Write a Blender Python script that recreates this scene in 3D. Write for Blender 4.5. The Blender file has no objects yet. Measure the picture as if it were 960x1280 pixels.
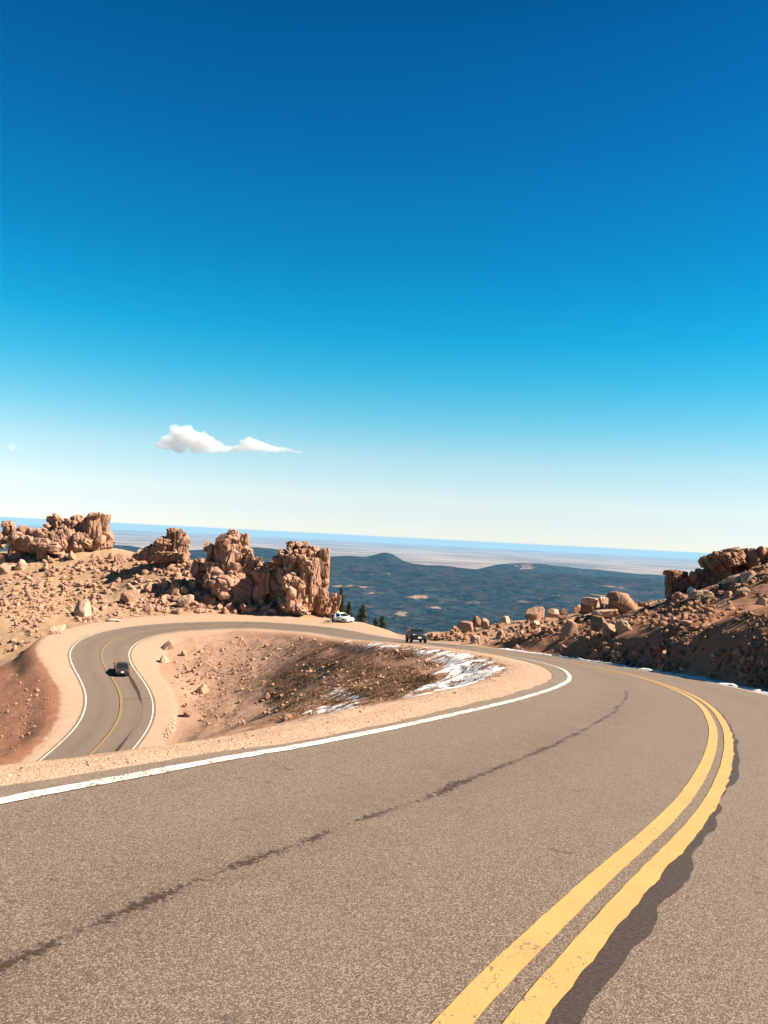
import bpy, bmesh, math, random
import numpy as np
from mathutils import Vector, Matrix

# ------------------------------------------------------------------ camera, sky, sun, exposure
scene = bpy.context.scene
C = scene.collection
FPX = 1035.0                                    # focal length in pixels of the 960 x 1280 photograph
PITCH = math.atan(31 / FPX)
ROLL = math.radians(2.94)
_F = np.array([0, math.cos(PITCH), math.sin(PITCH)])
_R0 = np.array([1.0, 0, 0]); _U0 = np.array([0, -math.sin(PITCH), math.cos(PITCH)])
_R = math.cos(ROLL) * _R0 + math.sin(ROLL) * _U0
_U = -math.sin(ROLL) * _R0 + math.cos(ROLL) * _U0
cam_data = bpy.data.cameras.new('camera')
cam = bpy.data.objects.new('camera', cam_data); C.objects.link(cam)
cam_data.sensor_fit = 'VERTICAL'
cam_data.sensor_height = 36.0
cam_data.lens = 36.0 * FPX / 1280.0
cam_data.clip_start = 0.05
cam_data.clip_end = 400000.0
_m = Matrix(((_R[0], _U[0], -_F[0]), (_R[1], _U[1], -_F[1]), (_R[2], _U[2], -_F[2])))
cam.matrix_world = _m.to_4x4()
scene.camera = cam

SUN_EL, SUN_AZ = math.radians(41), math.radians(-7)   # azimuth from +X towards +Y
SUN_DIR = Vector((math.cos(SUN_EL) * math.cos(SUN_AZ), math.cos(SUN_EL) * math.sin(SUN_AZ), math.sin(SUN_EL)))
world = bpy.data.worlds.new('World'); scene.world = world; world.use_nodes = True
nt = world.node_tree; nt.nodes.clear()
wo = nt.nodes.new('ShaderNodeOutputWorld'); bg = nt.nodes.new('ShaderNodeBackground')
sky = nt.nodes.new('ShaderNodeTexSky'); sky.sky_type = 'NISHITA'; sky.sun_disc = False
sky.sun_elevation = SUN_EL; sky.sun_rotation = math.radians(90) - SUN_AZ
sky.altitude = 3700; sky.air_density = 1.0; sky.dust_density = 0.6; sky.ozone_density = 1.5
tc = nt.nodes.new('ShaderNodeTexCoord'); sep = nt.nodes.new('ShaderNodeSeparateXYZ')
mx = nt.nodes.new('ShaderNodeMath'); mx.operation = 'MAXIMUM'; mx.inputs[1].default_value = 0.004
cmb = nt.nodes.new('ShaderNodeCombineXYZ')
nt.links.new(tc.outputs['Generated'], sep.inputs[0]); nt.links.new(sep.outputs[2], mx.inputs[0])
nt.links.new(sep.outputs[0], cmb.inputs[0]); nt.links.new(sep.outputs[1], cmb.inputs[1]); nt.links.new(mx.outputs[0], cmb.inputs[2])
nt.links.new(cmb.outputs[0], sky.inputs[0])
# sky tint by height: cream low, blue above, unseen zenith darkened to deepen shadows
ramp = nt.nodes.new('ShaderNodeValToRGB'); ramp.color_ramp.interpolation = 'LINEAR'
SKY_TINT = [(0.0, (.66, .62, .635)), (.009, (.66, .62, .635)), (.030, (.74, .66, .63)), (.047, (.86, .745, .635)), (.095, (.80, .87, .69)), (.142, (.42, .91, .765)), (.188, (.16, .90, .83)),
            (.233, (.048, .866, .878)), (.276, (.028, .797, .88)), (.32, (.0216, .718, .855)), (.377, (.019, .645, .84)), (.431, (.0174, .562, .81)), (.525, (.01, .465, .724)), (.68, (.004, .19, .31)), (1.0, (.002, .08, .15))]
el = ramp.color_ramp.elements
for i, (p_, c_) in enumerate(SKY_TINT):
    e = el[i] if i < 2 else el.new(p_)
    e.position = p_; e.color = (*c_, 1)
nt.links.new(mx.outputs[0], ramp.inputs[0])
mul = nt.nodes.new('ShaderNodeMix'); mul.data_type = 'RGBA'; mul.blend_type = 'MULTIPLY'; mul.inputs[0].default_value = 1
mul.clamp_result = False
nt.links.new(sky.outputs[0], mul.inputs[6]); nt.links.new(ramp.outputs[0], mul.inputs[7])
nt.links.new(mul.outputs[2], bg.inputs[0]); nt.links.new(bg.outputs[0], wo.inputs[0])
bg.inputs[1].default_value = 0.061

sl = bpy.data.lights.new('sun', 'SUN'); sl.energy = 4.9; sl.angle = math.radians(0.5); sl.color = (1.0, 0.865, 0.705)
so = bpy.data.objects.new('sun', sl); C.objects.link(so)
so.rotation_euler = SUN_DIR.to_track_quat('Z', 'Y').to_euler()

scene.view_settings.view_transform = 'Standard'; scene.view_settings.look = 'None'
scene.view_settings.exposure = 1.75; scene.view_settings.gamma = 1.0
scene.view_settings.use_curve_mapping = False
scene.cycles.use_denoising = True
scene.cycles.max_bounces = 6; scene.cycles.volume_bounces = 2
scene.cycles.diffuse_bounces = 3; scene.cycles.glossy_bounces = 2; scene.cycles.transparent_max_bounces = 12

rng = np.random.default_rng(7)
random.seed(7)

# ------------------------------------------------------------------ helpers
def unp(u, v, d):
    """point at camera depth d metres seen at pixel (u, v) of the 960 x 1280 photograph (for planning only)"""
    return _F * d + _R * ((u - 480) / FPX * d) + _U * ((640 - v) / FPX * d)

def rays(u, v):
    u = np.asarray(u, float); v = np.asarray(v, float)
    return _F + _R * ((u - 480) / FPX)[..., None] + _U * ((640 - v) / FPX)[..., None]

def to_px(P):
    P = np.asarray(P, float); d = P @ _F
    return 480 + FPX * (P @ _R) / d, 640 - FPX * (P @ _U) / d, d

def tag(o, label=None, cat=None, group=None, kind=None):
    if label: o['label'] = label
    if cat: o['category'] = cat
    if group: o['group'] = group
    if kind: o['kind'] = kind
    return o

def empty(name, loc, rz=0.0):
    o = bpy.data.objects.new(name, None); C.objects.link(o)
    o.location = loc; o.rotation_euler = (0, 0, rz); o.empty_display_size = 0.3
    return o

def mesh_from(name, V, Fs, mat=None, parent=None, smooth=True, sharp=None, link=True):
    me = bpy.data.meshes.new(name)
    V = np.ascontiguousarray(V, np.float32)
    if isinstance(Fs, np.ndarray):
        n, k = Fs.shape
        me.vertices.add(len(V)); me.vertices.foreach_set('co', V.ravel())
        me.loops.add(n * k); me.loops.foreach_set('vertex_index', np.ascontiguousarray(Fs, np.int32).ravel())
        me.polygons.add(n); me.polygons.foreach_set('loop_start', np.arange(0, n * k, k, dtype=np.int32))
        me.update(calc_edges=True)
    else:
        me.from_pydata([tuple(map(float, v)) for v in V], [], [tuple(map(int, f)) for f in Fs]); me.update()
    me.polygons.foreach_set('use_smooth', np.full(len(me.polygons), bool(smooth)))
    if smooth and sharp: me.set_sharp_from_angle(angle=math.radians(sharp))
    if mat:
        for m_ in (mat if isinstance(mat, list) else [mat]): me.materials.append(m_)
    o = bpy.data.objects.new(name, me)
    if link: C.objects.link(o)
    if parent: o.parent = parent
    return o

def fattr(o, name, arr):
    a = o.data.attributes.new(name, 'FLOAT', 'POINT'); a.data.foreach_set('value', np.ascontiguousarray(arr, np.float32))

def sstep(a, b, x):
    t = np.clip((x - a) / (b - a), 0, 1); return t * t * (3 - 2 * t)

# hash-based value noise
def _h(ix, iy, iz, seed):
    n = (ix.astype(np.int64) * 374761393 + iy.astype(np.int64) * 668265263 + iz.astype(np.int64) * 2147483647 + seed * 1274126177) & 0xFFFFFFFF
    n = ((n ^ (n >> 13)) * 1274126177) & 0xFFFFFFFF
    n = ((n ^ (n >> 16)) * 2246822519) & 0xFFFFFFFF
    return ((n ^ (n >> 15)) & 0xFFFFFF) / 8388607.5 - 1.0

def vnoise(P, seed=0):
    i = np.floor(P); f = P - i; i = i.astype(np.int64); w = f * f * f * (f * (f * 6 - 15) + 10)
    x, y, z = i[:, 0], i[:, 1], i[:, 2]; wx, wy, wz = w[:, 0], w[:, 1], w[:, 2]
    L = lambda a, b, t: a + (b - a) * t
    c = lambda dx, dy, dz: _h(x + dx, y + dy, z + dz, seed)
    return L(L(L(c(0, 0, 0), c(1, 0, 0), wx), L(c(0, 1, 0), c(1, 1, 0), wx), wy),
             L(L(c(0, 0, 1), c(1, 0, 1), wx), L(c(0, 1, 1), c(1, 1, 1), wx), wy), wz)

def vnoise2(x, y, seed=0):
    ix = np.floor(x); iy = np.floor(y); fx = x - ix; fy = y - iy; ix = ix.astype(np.int64); iy = iy.astype(np.int64)
    wx = fx * fx * fx * (fx * (fx * 6 - 15) + 10); wy = fy * fy * fy * (fy * (fy * 6 - 15) + 10); z = np.zeros_like(ix)
    a = _h(ix, iy, z, seed); b = _h(ix + 1, iy, z, seed); c = _h(ix, iy + 1, z, seed); d = _h(ix + 1, iy + 1, z, seed)
    return (a + (b - a) * wx) * (1 - wy) + (c + (d - c) * wx) * wy

def fbm2(x, y, scale, octaves=4, seed=0, gain=0.5):
    s = 0.0; a = 1.0; t = 0.0; f = 1.0 / scale
    for k in range(octaves):
        ang = 0.6 * k; ca, sa = math.cos(ang), math.sin(ang)
        s = s + a * vnoise2((x * ca - y * sa) * f + 17.3 * k, (x * sa + y * ca) * f + 9.1 * k, seed + k); t += a; a *= gain; f *= 2.03
    return s / t

def fbm3(P, scale, octaves=4, seed=0, gain=0.5):
    s = 0.0; a = 1.0; t = 0.0; f = 1.0 / scale
    for k in range(octaves):
        s = s + a * vnoise(P * f + 13.7 * k, seed + k); t += a; a *= gain; f *= 2.03
    return s / t

# ------------------------------------------------------------------ materials
ALB = 0.58                                                         # brings the stone and soil colours to their real-world values
class N:
    """small node-graph builder"""
    def __init__(s, name, rough=0.9, spec=0.2, k=1.0):
        s.k = k
        s.m = bpy.data.materials.new(name); s.m.use_nodes = True; s.t = s.m.node_tree
        s.b = s.t.nodes['Principled BSDF']; s.b.inputs['Roughness'].default_value = rough
        s.b.inputs['Specular IOR Level'].default_value = spec
    def n(s, typ, **kw):
        x = s.t.nodes.new(typ)
        for k, v in kw.items(): setattr(x, k, v)
        return x
    def link(s, a, b): s.t.links.new(a, b)
    def put(s, sock, v):
        if hasattr(v, 'is_output'): s.link(v, sock)
        else:
            try: sock.default_value = v
            except Exception: sock.default_value = (*v, 1.0)
    def obj(s): return s.n('ShaderNodeTexCoord').outputs['Object']
    def attr(s, name): return s.n('ShaderNodeAttribute', attribute_name=name).outputs['Fac']
    def scale(s, vec, sc):
        x = s.n('ShaderNodeMapping'); s.link(vec, x.inputs[0]); x.inputs['Scale'].default_value = sc; return x.outputs[0]
    def noise(s, vec, sc, det=4, rough=0.55, dist=0.0):
        x = s.n('ShaderNodeTexNoise'); s.link(vec, x.inputs['Vector']); x.inputs['Scale'].default_value = sc
        x.inputs['Detail'].default_value = det; x.inputs['Roughness'].default_value = rough; x.inputs['Distortion'].default_value = dist
        return x.outputs['Fac']
    def vor(s, vec, sc, feature='F1', out='Distance', rnd=1.0):
        x = s.n('ShaderNodeTexVoronoi', feature=feature); s.link(vec, x.inputs['Vector']); x.inputs['Scale'].default_value = sc
        x.inputs['Randomness'].default_value = rnd
        return x.outputs[out]
    def math(s, op, a, b=0.0, clamp=False):
        x = s.n('ShaderNodeMath', operation=op, use_clamp=clamp); s.put(x.inputs[0], a); s.put(x.inputs[1], b); return x.outputs[0]
    def rng(s, v, a, b, c=0.0, d=1.0):
        x = s.n('ShaderNodeMapRange'); s.put(x.inputs[0], v)
        for i, q in enumerate((a, b, c, d)): x.inputs[i + 1].default_value = q
        return x.outputs[0]
    def mix(s, f, a, b, mode='MIX'):
        x = s.n('ShaderNodeMix', data_type='RGBA', blend_type=mode); s.put(x.inputs[0], f); s.put(x.inputs[6], a); s.put(x.inputs[7], b); return x.outputs[2]
    def ramp(s, v, stops):
        x = s.n('ShaderNodeValToRGB'); s.put(x.inputs[0], v); e = x.color_ramp.elements
        for i, (p, c) in enumerate(stops):
            q = e[i] if i < 2 else e.new(p)
            q.position = p; q.color = (*c, 1)
        return x.outputs[0]
    def col(s, c):
        if s.k != 1.0: c = s.mix(1.0, c, (s.k, s.k, s.k), 'MULTIPLY')
        s.put(s.b.inputs['Base Color'], c)
    def bump(s, h, strength=0.5, dist=0.02, prev=None):
        x = s.n('ShaderNodeBump'); s.put(x.inputs['Height'], h); x.inputs['Strength'].default_value = strength; x.inputs['Distance'].default_value = dist
        if prev is not None: s.link(prev, x.inputs['Normal'])
        s.link(x.outputs[0], s.b.inputs['Normal']); return x.outputs[0]

def plain(name, c, rough=0.6, metal=0.0, spec=0.4, var=0.06, sc=6.0):
    q = N(name, rough, spec); v = q.obj(); n = q.noise(v, sc, 3)
    q.col(q.mix(q.rng(n, 0.3, 0.7), tuple(x * (1 - var) for x in c), tuple(min(1, x * (1 + var)) for x in c)))
    q.b.inputs['Metallic'].default_value = metal
    return q.m

def mat_asphalt():
    q = N('asphalt', 0.88, 0.25, 0.47); v = q.obj()
    base = q.mix(q.rng(q.noise(v, 0.35, 4), 0.3, 0.7), (0.196, 0.142, 0.108), (0.236, 0.175, 0.134))
    blot = q.noise(v, 2.3, 4)
    base = q.mix(q.rng(blot, 0.35, 0.75, 0, 0.35), base, (0.165, 0.122, 0.098))
    g1 = q.n('ShaderNodeTexVoronoi'); q.link(v, g1.inputs['Vector']); g1.inputs['Scale'].default_value = 185
    bw = q.n('ShaderNodeRGBToBW'); q.link(g1.outputs['Color'], bw.inputs[0])
    base = q.mix(q.rng(bw.outputs[0], 0.60, 0.80, 0, 0.85), base, (0.55, 0.43, 0.335))       # pale aggregate
    base = q.mix(q.rng(bw.outputs[0], 0.38, 0.18, 0, 0.75), base, (0.075, 0.050, 0.037))        # dark binder
    g2 = q.n('ShaderNodeTexVoronoi'); q.link(v, g2.inputs['Vector']); g2.inputs['Scale'].default_value = 75
    bw2 = q.n('ShaderNodeRGBToBW'); q.link(g2.outputs['Color'], bw2.inputs[0])
    base = q.mix(q.rng(bw2.outputs[0], 0.72, 0.9, 0, 0.45), base, (0.42, 0.345, 0.285))
    # tyre-polished wheel tracks, from the across-road attribute (metres from the centre line)
    o = q.math('ABSOLUTE', q.attr('across'))
    tr = q.math('ABSOLUTE', q.math('SUBTRACT', q.math('ABSOLUTE', q.math('SUBTRACT', o, 1.75)), 0.85))
    base = q.mix(q.math('MULTIPLY', q.rng(tr, 0.1, 0.5, 1, 0), q.rng(q.noise(v, 0.6, 3), 0.35, 0.65, 0.0, 0.14)), base, (0.30, 0.235, 0.19))
    # dust blown onto the edges
    base = q.mix(q.math('MULTIPLY', q.rng(o, 3.15, 3.9), q.rng(q.noise(v, 3.1, 5), 0.35, 0.65, 0.15, 0.75)), base, (0.38, 0.285, 0.215))
    ck = q.vor(q.scale(v, (1.0, 1.0, 1.0)), 0.55, feature='DISTANCE_TO_EDGE')                          # hairline cracks
    dv = q.n('ShaderNodeVectorMath', operation='ADD'); q.link(v, dv.inputs[0]); nz = q.n('ShaderNodeTexNoise'); q.link(v, nz.inputs['Vector']); nz.inputs['Scale'].default_value = 2.5; nz.inputs['Detail'].default_value = 5
    q.link(nz.outputs['Color'], dv.inputs[1]); ck = q.vor(dv.outputs[0], 0.42, feature='DISTANCE_TO_EDGE')
    base = q.mix(q.math('MULTIPLY', q.rng(ck, 0.0015, 0.005, 1, 0), q.rng(q.noise(v, 0.5, 3), 0.52, 0.60, 0, 0.55)), base, (0.075, 0.05, 0.038))
    drip = q.math('SUBTRACT', 1.0, q.rng(q.math('ABSOLUTE', q.math('SUBTRACT', o, 1.75)), 0.1, 0.75)); base = q.mix(q.math('MULTIPLY', drip, q.rng(q.noise(v, 1.7, 5, 0.7), 0.42, 0.72, 0.05, 0.42)), base, (0.13, 0.088, 0.068))
    spot = q.noise(v, 5.5, 2, 0.5); base = q.mix(q.rng(spot, 0.70, 0.74, 0, 0.5), base, (0.10, 0.068, 0.052))
    q.col(base)
    h = q.math('ADD', bw.outputs[0], q.math('MULTIPLY', g1.outputs['Distance'], -1.2))
    q.bump(h, 0.5, 0.004)
    return q.m

def mat_paint(name, c, worn, k=1.0):
    q = N(name, 0.75, 0.3, k); v = q.obj()
    n = q.noise(v, 7.0, 5, 0.65); g = q.vor(v, 60, out='Distance'); n2 = q.noise(v, 1.3, 4)
    k = q.math('ADD', q.math('MULTIPLY', n, 0.6), q.math('ADD', q.math('MULTIPLY', g, 0.35), q.math('MULTIPLY', n2, 0.35)))
    base = q.mix(q.rng(q.noise(v, 3.0, 4), 0.3, 0.7), tuple(x * 0.9 for x in c), c)
    base = q.mix(q.rng(q.noise(v, 2.0, 5, 0.7), 0.45, 0.75, 0, 0.35), base, tuple(x * 0.62 for x in c))
    st = q.vor(v, 130, out='Distance'); k = q.math('ADD', k, q.math('MULTIPLY', q.rng(st, 0.25, 0.6), 0.10))
    q.col(q.mix(q.rng(k, worn, worn + 0.05), base, (0.22, 0.17, 0.135)))
    q.bump(g, 0.35, 0.003)
    return q.m

def mat_stain(name, c, dens):
    """stain on the road: opaque only in ragged patches about its middle line"""
    q = N(name, 0.8, 0.3, ALB); v = q.obj()
    e = q.attr('edge')                                   # 0 at the middle, 1 at the rim
    n = q.noise(v, 30.0, 4, 0.75); n2 = q.noise(v, 2.2, 4)
    k = q.math('SUBTRACT', q.math('ADD', q.math('MULTIPLY', n, 1.5), q.math('MULTIPLY', n2, 0.8)), q.math('MULTIPLY', e, 0.75))
    q.put(q.b.inputs['Alpha'], q.rng(k, dens, dens + 0.22, 0, 0.9))
    q.col(q.mix(q.noise(v, 80, 2), c, tuple(x * 1.8 for x in c)))
    return q.m

def mat_tar():
    q = N('tar', 0.7, 0.35, ALB); v = q.obj()
    q.col(q.mix(q.rng(q.noise(v, 60, 3), 0.35, 0.7), (0.036, 0.021, 0.015), (0.085, 0.055, 0.040)))
    q.bump(q.noise(v, 90, 3), 0.3, 0.003); return q.m

def mat_ground():
    q = N('dirt', 0.95, 0.1, ALB); v = q.obj()
    n1 = q.noise(v, 0.12, 5); n2 = q.noise(v, 0.9, 5, 0.62); n3 = q.noise(v, 7.0, 4, 0.65)
    pink = q.mix(q.rng(n1, 0.3, 0.7), (0.50, 0.305, 0.205), (0.57, 0.365, 0.255))
    pink = q.mix(q.rng(n2, 0.42, 0.72, 0, 0.5), pink, (0.36, 0.20, 0.122))
    tan = q.mix(q.rng(n2, 0.35, 0.65), (0.56, 0.375, 0.232), (0.47, 0.295, 0.178))
    tan = q.mix(q.rng(n1, 0.45, 0.7, 0, 0.5), tan, (0.62, 0.43, 0.27))
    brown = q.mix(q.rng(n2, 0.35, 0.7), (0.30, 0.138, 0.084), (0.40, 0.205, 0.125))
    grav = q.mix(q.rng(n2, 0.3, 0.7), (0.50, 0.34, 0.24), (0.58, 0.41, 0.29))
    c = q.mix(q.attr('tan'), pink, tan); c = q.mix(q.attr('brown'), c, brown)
    c = q.mix(q.math('MULTIPLY', q.rng(q.math('ADD', q.attr('gravel'), q.rng(n2, 0.2, 0.8, -0.3, 0.3)), 0.3, 0.7), 0.9), c, grav)
    c = q.mix(q.rng(n3, 0.5, 0.72, 0, 0.45), c, (0.24, 0.14, 0.092))
    c = q.mix(q.rng(n3, 0.42, 0.25, 0, 0.35), c, (0.60, 0.45, 0.33))
    q.col(c)
    b = q.bump(n2, 0.7, 0.16); b = q.bump(n3, 0.8, 0.06, b); q.bump(q.vor(v, 22), 0.4, 0.012, b)
    return q.m

def mat_gravel():
    q = N('gravel', 0.95, 0.1, ALB); v = q.obj()
    n2 = q.noise(v, 1.1, 5, 0.6)
    c = q.mix(q.rng(n2, 0.3, 0.7), (0.50, 0.33, 0.225), (0.58, 0.405, 0.285))
    vo = q.n('ShaderNodeTexVoronoi'); q.link(v, vo.inputs['Vector']); vo.inputs['Scale'].default_value = 48
    bw = q.n('ShaderNodeRGBToBW'); q.link(vo.outputs['Color'], bw.inputs[0])
    c = q.mix(q.rng(bw.outputs[0], 0.6, 0.9, 0, 0.6), c, (0.68, 0.52, 0.39)); c = q.mix(q.rng(bw.outputs[0], 0.35, 0.1, 0, 0.55), c, (0.27, 0.165, 0.105))
    q.col(c); b = q.bump(q.noise(v, 9, 4), 0.5, 0.03); q.bump(vo.outputs['Distance'], 0.6, 0.012, b); return q.m

def mat_rock(name, a, b, dark, sc=1.0):
    q = N(name, 0.92, 0.12, ALB)
    v = q.n('ShaderNodeNewGeometry').outputs['Position']
    n1 = q.noise(v, 0.22 * sc, 5, 0.6); n2 = q.noise(v, 1.6 * sc, 6, 0.65); n3 = q.noise(v, 9 * sc, 4, 0.6)
    c = q.mix(q.rng(n1, 0.32, 0.68), a, b)
    c = q.mix(q.rng(n2, 0.5, 0.75, 0, 0.6), c, dark)                       # lichen and weathering stain
    c = q.mix(q.rng(n3, 0.55, 0.75, 0, 0.3), c, tuple(min(1, x * 1.35) for x in a))
    q.col(c)
    cr = q.vor(q.scale(v, (1.0 * sc, 1.0 * sc, 0.45 * sc)), 0.8, feature='DISTANCE_TO_EDGE')
    bb = q.bump(q.rng(cr, 0.0, 0.05), 0.7, 0.12); bb = q.bump(n2, 0.4, 0.15, bb); q.bump(n3, 0.5, 0.04, bb)
    return q.m

def mat_hills():
    q = N('forest_hills', 1.0, 0.0); v = q.obj()
    n0 = q.noise(v, 0.00022, 5, 0.6); n1 = q.noise(v, 0.0016, 6, 0.62, 0.3); n2 = q.noise(v, 0.012, 4, 0.7)
    forest = q.mix(q.rng(n2, 0.35, 0.65), (0.004, 0.014, 0.024), (0.020, 0.046, 0.066))  # blue of the distance haze is put into the forest colour
    forest = q.mix(q.rng(q.noise(v, 0.004, 5, 0.65), 0.47, 0.66, 0, 0.65), forest, (0.058, 0.052, 0.062))
    meadow = q.mix(q.rng(n2, 0.3, 0.7), (0.14, 0.100, 0.088), (0.23, 0.165, 0.135))
    k = q.math('ADD', q.math('ADD', q.math('MULTIPLY', n1, 0.75), q.math('MULTIPLY', n0, 0.45)), q.math('MULTIPLY', q.attr('meadow'), 0.26))
    k = q.math('ADD', k, q.math('MULTIPLY', q.math('SUBTRACT', q.noise(v, 0.0055, 6, 0.75), 0.5), 0.75))
    c = q.mix(q.rng(k, 0.79, 0.87, 0, 1), forest, meadow)
    p0 = q.noise(q.scale(v, (0.00010, 0.00022, 0.0001)), 1.0, 5, 0.6)
    plain_c = q.mix(q.rng(p0, 0.38, 0.62), (0.10, 0.085, 0.075), (0.34, 0.26, 0.21))
    q.col(q.mix(q.attr('plain'), c, plain_c))
    q.bump(n2, 0.9, 30.0)
    return q.m

def mat_snow():
    q = N('snow', 0.7, 0.3); v = q.obj(); n = q.noise(v, 5, 4)
    c = q.mix(q.rng(n, 0.3, 0.7), (0.56, 0.56, 0.58), (0.70, 0.69, 0.69))
    c = q.mix(q.rng(q.noise(v, 14, 4, 0.7), 0.56, 0.66, 0, 0.6), c, (0.42, 0.30, 0.22))
    q.col(c); q.bump(n, 0.5, 0.05); return q.m

def mat_leaf(name, a, b):
    q = N(name, 0.8, 0.2); v = q.obj(); n = q.noise(v, 2.5, 3)
    oi = q.n('ShaderNodeObjectInfo').outputs['Random']
    q.col(q.mix(q.math('ADD', q.math('MULTIPLY', n, 0.8), q.math('MULTIPLY', oi, 0.2)), a, b)); return q.m

M = {}
M['asphalt'] = mat_asphalt()
M['yellow'] = mat_paint('yellow_paint', (0.72, 0.445, 0.15), 0.86, 0.50)
M['white'] = mat_paint('white_paint', (0.80, 0.74, 0.66), 0.76, 0.72)
M['stain'] = mat_stain('oil_stain', (0.048, 0.029, 0.020), 1.05)
M['tar'] = mat_tar(); M['dirt'] = mat_ground(); M['gravel'] = mat_gravel()
M['granite'] = mat_rock('granite', (0.57, 0.35, 0.245), (0.45, 0.25, 0.165), (0.22, 0.115, 0.078))
M['granite_dark'] = mat_rock('weathered_granite', (0.42, 0.245, 0.155), (0.32, 0.175, 0.11), (0.14, 0.078, 0.052))
M['granite_pale'] = mat_rock('pale_granite', (0.66, 0.46, 0.335), (0.55, 0.36, 0.245), (0.30, 0.175, 0.115))
M['pale_stone'] = mat_rock('pale_stone', (0.72, 0.62, 0.52), (0.62, 0.50, 0.40), (0.40, 0.30, 0.22))
M['hills'] = mat_hills(); M['snow'] = mat_snow()
M['grass'] = mat_leaf('dry_grass', (0.065, 0.036, 0.018), (0.17, 0.10, 0.05))
M['needles'] = mat_leaf('needles', (0.018, 0.028, 0.016), (0.055, 0.055, 0.028))
M['bark'] = plain('bark', (0.10, 0.065, 0.045), 0.95)
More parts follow.
